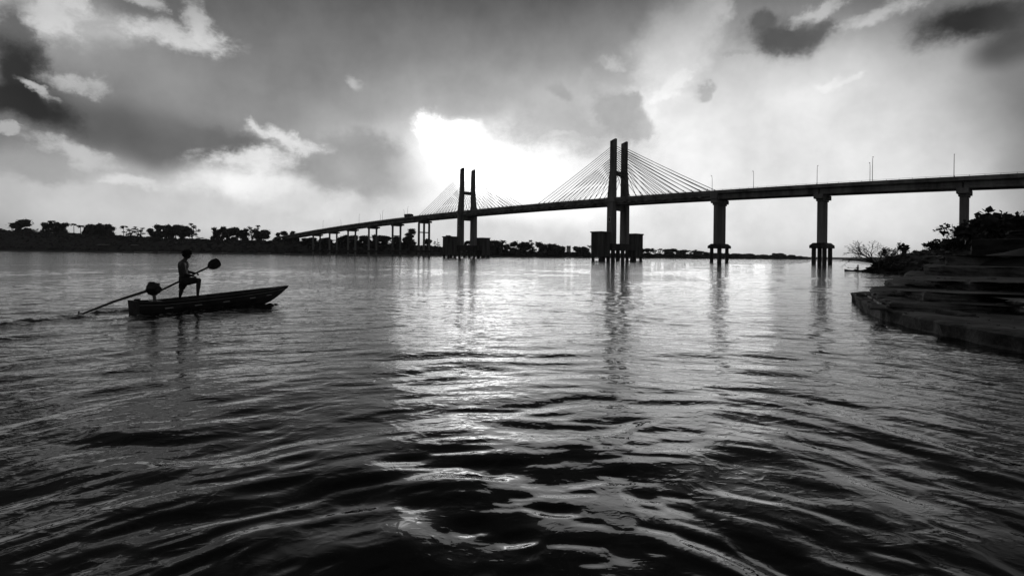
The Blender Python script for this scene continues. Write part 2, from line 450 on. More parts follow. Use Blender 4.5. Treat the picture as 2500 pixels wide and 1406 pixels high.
def build_water():
    r = [0.02, 0.4]
    q = 0.8
    while q < 260: r.append(q); q *= 1.0062
    while q < 16000: r.append(q); q *= 1.10
    r = np.array(r)
    fine = np.radians(np.linspace(-50, 50, 620))
    coarse = np.radians(np.linspace(50, 310, 90))[1:-1]
    th = np.concatenate([fine, coarse])
    R, T = np.meshgrid(r, th, indexing='ij')
    X = R * np.sin(T); Y = R * np.cos(T)
    Z = np.where(R < 250, wave_height(X, Y) * np.clip((250 - R) / 100, 0, 1), 0)
    nr, nt_ = R.shape
    co = np.stack([X, Y, Z], -1).reshape(-1, 3).astype(np.float32)
    i = np.arange(nr - 1)[:, None]; j = np.arange(nt_)[None, :]; j2 = (j + 1) % nt_
    f = np.stack([i * nt_ + j, (i + 1) * nt_ + j, (i + 1) * nt_ + j2, i * nt_ + j2], -1).reshape(-1, 4)
    me = bpy.data.meshes.new('water')
    me.vertices.add(len(co)); me.vertices.foreach_set('co', co.ravel())
    me.loops.add(f.size); me.loops.foreach_set('vertex_index', f.ravel().astype(np.int32))
    me.polygons.add(len(f)); me.polygons.foreach_set('loop_start', (np.arange(len(f)) * 4).astype(np.int32))
    me.polygons.foreach_set('use_smooth', np.ones(len(f), bool))
    me.update(calc_edges=True)
    if me.polygons[len(f) // 2].normal.z < 0: me.flip_normals()
    m = bpy.data.materials.new('river_water'); m.use_nodes = True
    t = m.node_tree; p = t.nodes['Principled BSDF']
    p.inputs['Base Color'].default_value = (0.006, 0.006, 0.006, 1)
    p.inputs['Roughness'].default_value = 0.012; p.inputs['IOR'].default_value = 1.333
    tcw = t.nodes.new('ShaderNodeTexCoord'); mp = t.nodes.new('ShaderNodeMapping')
    mp.inputs['Scale'].default_value = (1.0, 1.9, 1.0)
    t.links.new(tcw.outputs['Object'], mp.inputs[0])
    hs = None
    # ripples that run round the swell centre: coordinates (angle, distance)
    sp = t.nodes.new('ShaderNodeSeparateXYZ'); t.links.new(tcw.outputs['Object'], sp.inputs[0])

    def mth(op, a_, b_=None):
        q = t.nodes.new('ShaderNodeMath'); q.operation = op
        for i_, v_ in enumerate((a_, b_)):
            if v_ is None: continue
            if isinstance(v_, (int, float)): q.inputs[i_].default_value = v_
            else: t.links.new(v_, q.inputs[i_])
        return q.outputs[0]
    dx_, dy_ = mth('SUBTRACT', sp.outputs[0], 0.3), mth('SUBTRACT', sp.outputs[1], 0.2)
    rr_ = mth('SQRT', mth('ADD', mth('MULTIPLY', dx_, dx_), mth('MULTIPLY', dy_, dy_)))
    cb = t.nodes.new('ShaderNodeCombineXYZ'); t.links.new(mth('MULTIPLY', mth('ARCTAN2', dx_, dy_), 5.0), cb.inputs[0]); t.links.new(rr_, cb.inputs[1])
    # mostly glassy surface with scattered short ripples: only the peaks of each noise lift
    for scl, amp, lo_, hi_, ring_ in ((0.9, 0.022, .50, .95, 0), (2.4, 0.017, .46, .95, 1), (2.6, 0.011, .50, .95, 0), (5.5, 0.0075, .46, .95, 1), (8.0, 0.0050, .50, .95, 0), (2.0, 0.0035, 0, 1, 0), (18.0, 0.0008, 0, 1, 0)):
        n = t.nodes.new('ShaderNodeTexNoise'); n.inputs['Scale'].default_value = scl; n.inputs['Detail'].default_value = 2.0; n.inputs['Distortion'].default_value = 0.6
        t.links.new(cb.outputs[0] if ring_ else mp.outputs[0], n.inputs['Vector'])
        g = t.nodes.new('ShaderNodeMapRange'); g.interpolation_type = 'SMOOTHSTEP' if lo_ else 'LINEAR'
        g.inputs[1].default_value = lo_; g.inputs[2].default_value = hi_
        t.links.new(n.outputs['Fac'], g.inputs[0])
        k = t.nodes.new('ShaderNodeMath'); k.operation = 'MULTIPLY'; k.inputs[1].default_value = amp
        t.links.new(g.outputs[0], k.inputs[0])
        if hs is None: hs = k.outputs[0]
        else:
            a = t.nodes.new('ShaderNodeMath'); a.operation = 'ADD'; t.links.new(hs, a.inputs[0]); t.links.new(k.outputs[0], a.inputs[1]); hs = a.outputs[0]
    b = t.nodes.new('ShaderNodeBump'); b.inputs['Strength'].default_value = 1.0; b.inputs['Distance'].default_value = 1.0
    hs = mth('MULTIPLY', hs, mth('MINIMUM', mth('MAXIMUM', mth('MULTIPLY', rr_, 0.085), 0.22), 1.0))   # the lee by the bank is calmer
    t.links.new(hs, b.inputs['Height']); t.links.new(b.outputs[0], p.inputs['Normal'])
    me.materials.append(m)
    o = bpy.data.objects.new('water', me); col.objects.link(o); tag(o, kind='structure')


build_water()
# ================================================================== cable-stayed bridge
# bridge frame: u metres along (towards the near right end), v across (away from the camera)
BO = Vector((13.0 * K, 346.0 * K, 0)); BU = Vector((0.686, -0.728, 0)); BV = Vector((0.728, 0.686, 0))
BROT = math.atan2(BU.y, BU.x)


def deck_z(u):                                      # top of the parapet, survey units
    return 36.1 - (8.2e-5 if u > 0 else 6.0e-5) * u * u


bridge = empty('cable_stayed_bridge', BO, BROT, cat='bridge',
               label='long concrete cable-stayed road bridge with two H-shaped towers crossing the river')


def sweep(name, us, prof, mat, dz=0.0):
    """profile (v, z below parapet top) swept along the curved deck"""
    m = MB(); n = len(prof)
    for u in us:
        for v, z in prof: m.v.append((u * K, v * K, (deck_z(u) + dz + z) * K))
    for i in range(len(us) - 1):
        for k in range(n):
            k2 = (k + 1) % n
            m.f.append((i * n + k, i * n + k2, (i + 1) * n + k2, (i + 1) * n + k))
    m.f.append(tuple(reversed(range(n)))); m.f.append(tuple((len(us) - 1) * n + k for k in range(n)))
    return m


def span(a, b, st): return list(np.linspace(a, b, max(2, int(abs(b - a) / st) + 1)))


sweep('deck', span(-470, 330, 10), [(-6.9, -1.45), (6.9, -1.45), (6.9, -0.95), (-6.9, -0.95)], M['concrete']).build('deck', M['concrete'], bridge)
sweep('road', span(-470, 330, 10), [(-6.2, -0.945), (6.2, -0.945), (6.2, -0.87), (-6.2, -0.87)], M['asphalt']).build('road_surface', M['asphalt'], bridge)
for sg in (-1, 1):
    a, b = sorted((sg * 6.95, sg * 6.6))
    pr = sweep('parapet', span(-470, 330, 10), [(a, -1.6), (b, -1.6), (b, -0.12), (a, -0.12)], M['concrete']).build('parapet', M['concrete'], bridge)
    r = MB(); r.tube([(u * K, sg * 6.78 * K, (deck_z(u) + 0.28) * K) for u in span(-470, 330, 10)], 0.05 * K, 5)
    for u in span(-470, 330, 4): r.box((u - .05) * K, (u + .05) * K, (sg * 6.78 - .05) * K, (sg * 6.78 + .05) * K, (deck_z(u) - 0.14) * K, (deck_z(u) + 0.28) * K)
    r.build('railing', M['steel'], pr)
# stay-cable stretch: shallow edge beams and floor beams; approaches: deep girders
for sg in (-1, 1):
    a, b = sorted((sg * 6.3, sg * 4.9))
    sweep('edge_beam', span(-130, 130, 5), [(a, -2.75), (b, -2.75), (b, -1.452), (a, -1.452)], M['concrete']).build('edge_beam', M['concrete'], bridge)
PIERS = [-355.7, -310.5, -265.3, -220.1, -174.9, -129.6, 129.6, 174.4, 220.1]
ends = [-445, -400.9] + PIERS + [265.3, 310.5]
for i in range(len(ends) - 1):
    u0, u1 = ends[i], ends[i + 1]
    if u0 > -129 and u1 < 130.0: continue
    for gv in (-4.6, -1.55, 1.55, 4.6):
        z0 = -4.15
        pr = [(gv - .45, z0), (gv + .45, z0), (gv + .45, z0 + .5), (gv + .16, z0 + .75), (gv + .16, -1.85), (gv + .55, -1.65), (gv + .55, -1.452),
              (gv - .55, -1.452), (gv - .55, -1.65), (gv - .16, -1.85), (gv - .16, z0 + .75), (gv - .45, z0 + .5)]
        sweep('girder', span(u0 + .25, u1 - .25, 12), pr, None).build('girder', M['concrete'], bridge)

TOWU = (-70.0, 70.0)
floor_beam_me = None
for k in range(-25, 26):
    u = k * 5.1
    if abs(abs(u) - 70) < 2.4 or abs(u) > 127: continue
    m = MB(); z = deck_z(u)
    m.hexa([((u - .3) * K, -4.8 * K, (z - 2.9) * K), ((u + .3) * K, -4.8 * K, (z - 2.9) * K), ((u + .3) * K, 4.8 * K, (z - 2.9) * K), ((u - .3) * K, 4.8 * K, (z - 2.9) * K),
            ((u - .3) * K, -4.8 * K, (z - 1.452) * K), ((u + .3) * K, -4.8 * K, (z - 1.452) * K), ((u + .3) * K, 4.8 * K, (z - 1.452) * K), ((u - .3) * K, 4.8 * K, (z - 1.452) * K)])
    for sg in (-1, 1):                             # cable anchor corbel under the edge
        y0, y1 = sorted((sg * 5.0, sg * 7.3))
        m.hexa([((u - .5) * K, y0 * K, (z - 3.5) * K), ((u + .9) * K, y0 * K, (z - 3.5) * K), ((u + .9) * K, y1 * K, (z - 3.3) * K), ((u - .5) * K, y1 * K, (z - 3.3) * K),
                ((u - .8) * K, y0 * K, (z - 2.755) * K), ((u + .8) * K, y0 * K, (z - 2.755) * K), ((u + .8) * K, y1 * K, (z - 2.755) * K), ((u - .8) * K, y1 * K, (z - 2.755) * K)])
    m.build('floor_beam', M['concrete'], bridge)


def scaled_box(m, u0, u1, v0, v1, z0, z1):
    m.box(u0 * K, u1 * K, v0 * K, v1 * K, z0 * K, z1 * K)


WATER_Z = -2.5
for ti, tu in enumerate(TOWU):
    tower = empty('tower', (0, 0, 0)); tower.parent = bridge
    for sg in (-1, 1):
        # leg section: inner face fixed at v=4.4, outer face runs out to 8.2 at deck level
        m = MB(); rings = []
        for z, vi, vo, ha in ((8.8, 4.4, 8.4, 2.0), (33.0, 4.5, 8.3, 1.9), (36.5, 4.5, 8.2, 1.85), (52.0, 4.5, 6.35, 1.75), (69.0, 4.5, 6.3, 1.75)):
            dzt = 1.0 if z > 60 else 0
            y0, y1 = sg * vi, sg * vo
            rings.append([(tu - ha, y0, z - dzt), (tu + ha, y0, z), (tu + ha, y1, z), (tu - ha, y1, z - dzt)])
        b0 = len(m.v)
        for r_ in rings: m.v += [(p[0] * K, p[1] * K, p[2] * K) for p in r_]
        for i in range(len(rings) - 1):
            for k in range(4):
                k2 = (k + 1) % 4; q = (i * 4 + k, i * 4 + k2, (i + 1) * 4 + k2, (i + 1) * 4 + k)
                m.f.append(q if sg > 0 else q[::-1])
        m.f.append((0, 1, 2, 3)); m.f.append(tuple(16 + k for k in range(4)))
        leg = m.build('tower_leg', M['concrete'], tower)
        # framed level board on the near leg
    m = MB(); scaled_box(m, tu - 1.1, tu + 1.1, -4.6, 4.6, 48.6, 50.9); m.build('upper_crossbeam', M['concrete'], tower)
    m = MB(); scaled_box(m, tu - 1.6, tu + 1.6, -4.6, 4.6, 28.6, 32.2); m.build('lower_crossbeam', M['concrete'], tower)
    for sg in (-1, 1):                             # corbels where the deck passes the leg
        m = MB(); y0, y1 = sorted((sg * 6.9, sg * 9.0)); zz = deck_z(tu)
        scaled_box(m, tu - 2.6, tu + 2.6, y0, y1, zz - 2.6, zz - 0.2); m.build('deck_corbel', M['concrete'], tower)
    m = MB(); scaled_box(m, tu - 0.75, tu + 0.75, -8.46, -8.36, 21.6, 24.6)
    bd = m.build('level_board', M['white_paint'], tower)
    m = MB(); scaled_box(m, tu - 0.36, tu + 0.36, -8.52, -8.462, 22.2, 24.0); m.build('board_opening', M['dark_paint'], bd)
    # stay cables: two planes, two sides
    for sg in (-1, 1):
        for side in (-1, 1):
            for k in range(13):
                du = (8.6 + k * 4.22) if True else 0
                ua = tu + side * du
                zt = 50.5 + 14.2 * k / 12.0
                p0 = Vector((ua, sg * 6.6, deck_z(ua) - 1.0)); p1 = Vector((tu + side * 1.8, sg * 5.3, zt))
                d = (p1 - p0)
                m = MB(); ln = d.length
                q = p0 + d.normalized() * 3.4
                m.tube([p0 * K, (p0 + d.normalized() * 3.2) * K], 0.17 * K, 5)
                sag = [p0 + d * t - Vector((0, 0, 1)) * (0.9 * (ln / 60) ** 2 * 4 * t * (1 - t) * 0.35) for t in (0.0, 0.2, 0.4, 0.6, 0.8, 1.0)]
                m.tube([p * K for p in sag], 0.155 * K, 4)
                c = m.build('stay_cable', M['cable'], bridge)
                m = MB(); m.ball(q * K, 0.34 * K, n=6, m=4); m.build('damper', M['dark_paint'], c)
    # foundation: slab on piles, with protection boxes up- and downstream
    fd = empty('foundation', (0, 0, 0)); fd.parent = bridge
    m = MB(); scaled_box(m, tu - 4.2, tu + 4.2, -12.2, 12.2, 5.6, 9.4); m.build('pile_cap', M['wet_concrete'], fd, bevel=0.2)
    for a in (-3.0, 3.0):
        for b in (-9.5, -4.8, 0, 4.8, 9.5):
            m = MB(); m.tube([((tu + a) * K, b * K, WATER_Z), ((tu + a) * K, b * K, 6.25 * K)], 0.9 * K, 10); m.build('pile', M['wet_concrete'], fd, smooth=False)
    for sg in (-1, 1):
        y0, y1 = sorted((sg * 12.3, sg * 20.5)); fb = MB()
        scaled_box(fb, tu - 3.5, tu + 3.5, y0, y1, 2.0, 15.2)
        scaled_box(fb, tu - 3.9, tu + 3.9, y0 - .4, y1 + .4, 15.2, 15.9)
        box = fb.build('protection_box', M['box'], fd, bevel=0.06)
        for a in (-2.7, 2.7):
            for b in (y0 + 1.0, y1 - 1.0):
                m = MB(); m.tube([((tu + a) * K, b * K, WATER_Z), ((tu + a) * K, b * K, 2.05 * K)], 0.85 * K, 10); m.build('pile', M['wet_concrete'], fd)

for pu in PIERS:
    pier = empty('pier', (0, 0, 0)); pier.parent = bridge
    zc = deck_z(pu) - 4.2
    if pu > 0:
        hb = 4.6 if pu < 140 else 3.7
        m = MB(); scaled_box(m, pu - 1.7, pu + 1.7, -6.4, 6.4, zc - 1.9, zc); m.build('pier_cap', M['concrete'], pier, bevel=0.1)
        m = MB(); scaled_box(m, pu - 1.35, pu + 1.35, -hb - .5, hb + .5, zc - 2.8, zc - 1.902); m.build('capital', M['concrete'], pier, bevel=0.1)
        m = MB(); scaled_box(m, pu - 1.05, pu + 1.05, -hb, hb, 8.7 if pu < 200 else 4.0, zc - 2.8); m.build('column', M['concrete'], pier, bevel=0.15)
        if pu < 140:                               # end block with framed opening on the junction pier
            m = MB(); scaled_box(m, pu - 1.7, pu + 1.7, -7.0, -6.2, zc + .002, zc + 3.0); m.build('end_block', M['concrete'], pier, bevel=0.08)
        if pu < 200:
            m = MB(); m.hexa([((pu + a) * K, b * K, z * K) for z, s_ in ((6.7, 1.0), (7.9, 1.0)) for a, b in ((-3.3 * s_, -5.6 * s_), (3.3 * s_, -5.6 * s_), (3.3 * s_, 5.6 * s_), (-3.3 * s_, 5.6 * s_))])
            m.hexa([((pu + a) * K, b * K, z * K) for z, s_ in ((7.9, 1.0), (9.0, 0.72)) for a, b in ((-3.3 * s_, -5.6 * s_), (3.3 * s_, -5.6 * s_), (3.3 * s_, 5.6 * s_), (-3.3 * s_, 5.6 * s_))])
            m.build('pile_cap', M['wet_concrete'], pier)
            for a in (-2.0, 2.0):
                for b in (-3.9, 3.9):
                    m = MB(); m.tube([((pu + a) * K, b * K, WATER_Z), ((pu + a) * K, b * K, 6.75 * K)], 0.85 * K, 12); m.build('pile', M['wet_concrete'], pier)
    else:
        three = pu > -140
        m = MB(); scaled_box(m, pu - 1.3, pu + 1.3, -7.4, 7.4, zc - 1.5, zc); m.build('pier_cap', M['concrete'], pier, bevel=0.1)
        m = MB(); scaled_box(m, pu - 1.1, pu + 1.1, -5.4, 5.4, zc - 2.3, zc - 1.502); m.build('capital', M['concrete'], pier, bevel=0.1)
        vs = (-5.2, 0, 5.2) if three else (-4.1, 4.1)
        for v in vs:
            m = MB(); m.tube([(pu * K, v * K, WATER_Z), (pu * K, v * K, (zc - 2.25) * K)], 0.95 * K, 10); m.build('column', M['concrete'], pier, smooth=False)
        m = MB(); zs = 20.5 if three else (zc - 2) * 0.55 + 3; scaled_box(m, pu - .5, pu + .5, vs[0], vs[-1], zs, zs + .9); m.build('strut', M['concrete'], pier)
        m = MB(); scaled_box(m, pu - 1.8, pu + 1.8, vs[0] - 2, vs[-1] + 2, 4.0, 5.6); m.build('tie_beam', M['wet_concrete'], pier)


def bpoint(u, v, z): return BO + BU * (u * K) + BV * (v * K) + Vector((0, 0, z * K))


# lamps on the deck
def u_of(px):
    q = ray_of(px, 600)[0]                          # X/Y of the pixel column
    # (BO.x+u*BU.x)/(BO.y+u*BU.y)=q
    return (q * BO.y - BO.x) / (BU.x - q * BU.y) / K


def lamp(px, v, h, label):
    u = u_of(px)
    u = u_of(px) - (v * (BV.x - ray_of(px, 600)[0] * BV.y)) / (BU.x - ray_of(px, 600)[0] * BU.y)
    o = empty('street_lamp', bpoint(u, v, deck_z(u) - 0.9), BROT + (0 if v < 0 else PI), label=label, cat='street lamp', group='street lamps along the bridge deck')
    m = MB(); m.tube([(0, 0, 0), (0, 0, 0.4), (0, 0, h * .7), (0, 0.1, h * .92), (0.0, 0.45, h)], [0.13, 0.1, 0.08, 0.07, 0.06], 6); m.build('pole', M['steel'], o)
    m = MB(); m.hexa([(-.14, .35, h - .06), (.14, .35, h - .06), (.12, 1.15, h + .05), (-.12, 1.15, h + .05), (-.12, .35, h + .1), (.12, .35, h + .1), (.08, 1.1, h + .14), (-.08, 1.1, h + .14)]); m.build('lamp_head', M['steel'], o)


for px, v, h, lb in ((1737, 6.6, 8.0, 'street lamp directly above the first thick pier right of the stay cables'),
                     (1838, 6.6, 8.4, 'slim street lamp between the first and second thick piers right of the cables'),
                     (1993, -6.6, 7.0, 'street lamp above the second thick pier right of the cables'),
                     (2122, 6.6, 8.0, 'left and shorter one of the close pair of street lamps on the right span'),
                     (2128, -6.6, 8.4, 'right and taller one of the close pair of street lamps on the right span'),
                     (2327, -6.6, 7.2, 'rightmost street lamp, above the pier that stands behind the bank'),
                     (788, -6.6, 8.0, 'leftmost street lamp near the wooded end of the bridge'),
                     (832, 6.6, 8.0, 'second street lamp from the wooded left end of the bridge'),
                     (876, -6.6, 8.0, 'street lamp third from the left end of the viaduct'),
                     (928, 6.6, 8.0, 'left one of two close street lamps halfway up the left viaduct'),
                     (933, -6.6, 8.0, 'right one of two close street lamps halfway up the left viaduct'),
                     (986, 6.6, 8.0, 'left one of two street lamps just before the truck on the viaduct'),
                     (994, -6.6, 8.0, 'right one of two street lamps just before the truck on the viaduct')):
    lamp(px, v, h, lb)

# truck climbing the left viaduct
u = u_of(1005)
tr = empty('truck', bpoint(u, -3.0, deck_z(u) - 0.86), BROT, label='dark truck driving up the left viaduct towards the stay cables', cat='truck')
m = MB(); m.box(-4.6, 2.2, -1.2, 1.2, 1.05, 3.1); m.build('cargo_box', M['truck_paint'], tr, bevel=0.05)
m = MB(); m.hexa([(2.4, -1.15, .6), (4.4, -1.15, .6), (4.4, 1.15, .6), (2.4, 1.15, .6), (2.4, -1.1, 2.7), (3.9, -1.1, 2.7), (3.9, 1.1, 2.7), (2.4, 1.1, 2.7)]); m.build('cab', M['truck_paint'], tr, bevel=0.08)
m = MB(); m.hexa([(4.12, -.95, 1.7), (4.18, -.95, 1.7), (4.18, .95, 1.7), (4.12, .95, 1.7), (3.95, -.9, 2.5), (4.0, -.9, 2.5), (4.0, .9, 2.5), (3.95, .9, 2.5)]); m.build('windscreen', M['glass'], tr)
m = MB(); m.box(-4.5, 4.2, -.5, .5, .7, 1.0); m.build('chassis', M['dark_paint'], tr)
for x in (-3.6, -2.4, 3.3):
    for sg in (-1, 1):
        m = MB(); m.tube([(x, sg * 1.15, .5), (x, sg * .85, .5)], .5, 12); m.build('wheel', M['dark_paint'], tr)

# ================================================================== far bank
def bank_mesh(name, cols, rows, mat, px_list, shore, crest_py, beach=0.05, crest_at=0.14, back=1.5, jag=1.0):
    """land with a real shoreline; shore and crest are surveyed per bearing"""
    m = MB(); nc = len(px_list)
    for i, px in enumerate(px_list):
        Zs = np.interp(px, *shore) * K
        cp = np.interp(px, *crest_py)
        Yc = Zs * (1 + crest_at)
        hc = CAM_H + (yh(px) - cp) * Yc / F_PX
        x0 = (px - 1250) / F_PX
        for t, hz in ((0, -1.5), (0.012, 0.25), (beach, 0.12 * hc + .5), (crest_at * .55, .45 * hc + .4), (crest_at * .85, .9 * hc), (crest_at, hc), (crest_at * 2, hc * 1.04), (0.6, hc * 1.02), (back, hc)):
            Y = Zs * (1 + t)
            j = mn.noise(Vector((px * .02, t * 9, 3))) * jag
            hz2 = hz + (j * 1.2 if t > .02 else 0)
            m.v.append((x0 * Y, Y, hz2))
    n = 9
    for i in range(nc - 1):
        for k in range(n - 1):
            m.f.append((i * n + k, (i + 1) * n + k, (i + 1) * n + k + 1, i * n + k + 1))
    return m.build(name, mat, smooth=True)


SHORE = ([-900, 0, 400, 700, 900, 1100, 1300, 1450, 1600, 1800, 1985, 2010], [900, 850, 730, 650, 610, 620, 650, 700, 850, 1050, 1300, 1500])
CREST = ([-900, 0, 100, 200, 300, 400, 500, 560, 700, 760, 900, 1000, 1060, 1120, 1220, 1450, 1560, 1800, 1900, 1960, 1985, 2010],
         [556, 562, 568, 571, 577, 581, 586, 588, 590, 592, 597, 600, 603, 613, 620, 623, 625, 624, 627, 629.5, 632, 633])
far_bank = bank_mesh('riverbank', 0, 0, M['earth'], list(range(-900, 2011, 15)), SHORE, CREST)
tag(far_bank, kind='structure')
# pale sandy beach strip along the waterline is its own sheet
m = MB(); pxs = list(range(-300, 1985, 12))
for px in pxs:
    Zs = np.interp(px, *SHORE) * K; x0 = (px - 1250) / F_PX
    for t, z in ((-0.004, -0.6), (0.010, 0.5 + .2 * mn.noise(Vector((px * .03, 0, 0)))), (0.03, 1.0 + .5 * mn.noise(Vector((px * .05, 4, 0)))), (0.034, -0.6)):
        Y = Zs * (1 + t); m.v.append((x0 * Y, Y, z))
for i in range(len(pxs) - 1):
    for k in range(3): m.f.append((i * 4 + k, (i + 1) * 4 + k, (i + 1) * 4 + k + 1, i * 4 + k + 1))
tag(m.build('beach', M['sand'], smooth=True), kind='structure')
# low land where the river bends away on the right
m = MB(); pxs = list(range(1900, 3300, 25))
for px in pxs:
    x0 = (px - 1250) / F_PX
    for Y, z in ((2600, -2), (2640, 1.5), (2700, 9 + 6 * mn.noise(Vector((px * .02, 1, 0))) + (3 if px > 2100 else 0)), (2950, 12), (3600, 10)):
        m.v.append((x0 * Y, Y, z))
for i in range(len(pxs) - 1):
    for k in range(4): m.f.append((i * 5 + k, (i + 1) * 5 + k, (i + 1) * 5 + k + 1, i * 5 + k + 1))
tag(m.build('hills', M['leaf'], smooth=True), kind='structure')

# ------------------------------------------------------------------ trees
def leaf_cloud(m, centre, rad, n, size, r, flat=0.0):
    cx, cy, cz = centre
    for _ in range(n):
        d = Vector((r.gauss(0, 1), r.gauss(0, 1), r.gauss(0, 1))).normalized()
        q = r.random() ** 0.35 * r.uniform(.8, 1.15)
        p = Vector((cx + d.x * rad[0] * q, cy + d.y * rad[1] * q, cz + d.z * rad[2] * q))
        a = Vector((r.gauss(0, 1), r.gauss(0, 1), r.gauss(0, .6))).normalized(); b = a.orthogonal().normalized()
        s_ = size * r.uniform(.6, 1.3)
        m.add([p - a * s_, p + b * s_ * .55 + a * s_ * .1, p + a * s_, p - b * s_ * .55 - a * s_ * .1], [(0, 1, 2, 3)])


def tree_meshes(seed, kind):
    """crown and trunk of a broad tree, unit: 10 m tall, 10 m wide"""
    r = random.Random(seed); c = MB(); t = MB()
    if kind == 'palm':
        t.tube([(0, 0, 0), (.15, .1, 3), (.05, .2, 6), (.2, .1, 8.2)], [.25, .2, .17, .15], 6)
        for i in range(18):
            a = i * 2.4; l = r.uniform(2.2, 3.1); up = r.uniform(-.3, 1.3); pts = []
            for q in (0, .3, .6, .85, 1):
                pts.append(Vector((.2 + math.cos(a) * l * q, .1 + math.sin(a) * l * q, 8.2 + up * q * 1.6 - 1.6 * q * q)))
            w_ = Vector((-math.sin(a), math.cos(a), 0))
            vs = []
            for q, p in enumerate(pts):
                ww = (.08, .5, .55, .35, .03)[q]; vs += [p - w_ * ww - Vector((0, 0, ww * .5)), p, p + w_ * ww - Vector((0, 0, ww * .5))]
            c.add(vs, [(j * 3 + k, j * 3 + k + 1, j * 3 + k + 4, j * 3 + k + 3) for j in range(4) for k in range(2)])
        return c, t
    t.tube([(0, 0, -.5), (.1, 0, 1.5), (.2, .1, 3.2), (.3, .1, 5)], [.42, .3, .24, .15], 6)
    lob = []
    nl = {'broad': 14, 'round': 10, 'tall': 8, 'thin': 9, 'full': 16}[kind]
    for i in range(nl):
        a = i * 2.4 + r.random()
        if kind == 'broad': p = (math.cos(a) * r.uniform(1.0, 3.6), math.sin(a) * r.uniform(1.0, 3.6), r.uniform(2.4, 7.6)); ra = r.uniform(1.7, 2.5)
        elif kind == 'round': p = (math.cos(a) * r.uniform(.6, 2.6), math.sin(a) * r.uniform(.6, 2.6), r.uniform(1.8, 7.4)); ra = r.uniform(1.9, 2.6)
        elif kind == 'full': p = (math.cos(a) * r.uniform(.4, 3.2), math.sin(a) * r.uniform(.4, 3.2), r.uniform(.6, 7.6)); ra = r.uniform(1.7, 2.5)
        elif kind == 'tall': p = (math.cos(a) * r.uniform(.3, 1.5), math.sin(a) * r.uniform(.3, 1.5), 3.2 + i * .8); ra = r.uniform(1.1, 1.7)
        else: p = (math.cos(a) * r.uniform(.8, 2.6), math.sin(a) * r.uniform(.8, 2.6), 3.4 + i * .85); ra = r.uniform(.8, 1.2)
        lob.append((p, ra))
        t.tube([(.2, .1, 3.0), ((p[0] + .2) * .5, p[1] * .5, (p[2] + 3) * .5), p], [.16, .1, .05], 5)
        if kind != 'thin': c.ball(p, (ra * .72, ra * .72, ra * .6), seed + i, .7, 8, 6)
        leaf_cloud(c, p, (ra, ra, ra * .8), 110 if kind != 'thin' else 70, .34, r)
    return c, t


TREES = {}
for kd, ns in (('broad', 4), ('round', 4), ('full', 5), ('tall', 2), ('thin', 2), ('palm', 2)):
    for q in range(ns):
        c, t = tree_meshes(100 + q * 7 + len(kd) * 13, kd)
        cm = c.mesh('crown'); cm.materials.append(M['leaf']); tm = t.mesh('trunk'); tm.materials.append(M['bark'])
        TREES.setdefault(kd, []).append((cm, tm))
WORD = dict(broad='wide spreading tree', round='round bushy tree', tall='tall narrow tree', thin='thin open-crowned tree', palm='palm tree')


def place_tree(px, top, base, width, kd, Yf, label, group='trees on the far bank'):
    Y = np.interp(px, *SHORE) * K * Yf
    b = at(px, base, Y); tp = at(px, top, Y)
    h = tp.z - b.z; wd = width / F_PX * Y
    q = rnd.randrange(len(TREES[kd])); cm, tm = TREES[kd][q]
    o = empty('palm_tree' if kd == 'palm' else 'tree', b, rnd.uniform(0, 6.28), label=label, cat='palm tree' if kd == 'palm' else 'tree', group=group)
    hh = {'full': 9.4, 'broad': 9.4, 'round': 9.4, 'tall': 10.0, 'thin': 9.6, 'palm': 9.3}[kd]
    ww = {'full': 9.0, 'broad': 10.0, 'round': 9.0, 'tall': 5.5, 'thin': 7.0, 'palm': 5.6}[kd]
    o.scale = (wd / ww * 1.12, wd / ww * 1.12, h / hh)
    link_mesh('crown', cm, None, o); link_mesh('trunk', tm, None, o)
    return o


def base_of(px): return np.interp(px, *CREST) + 3


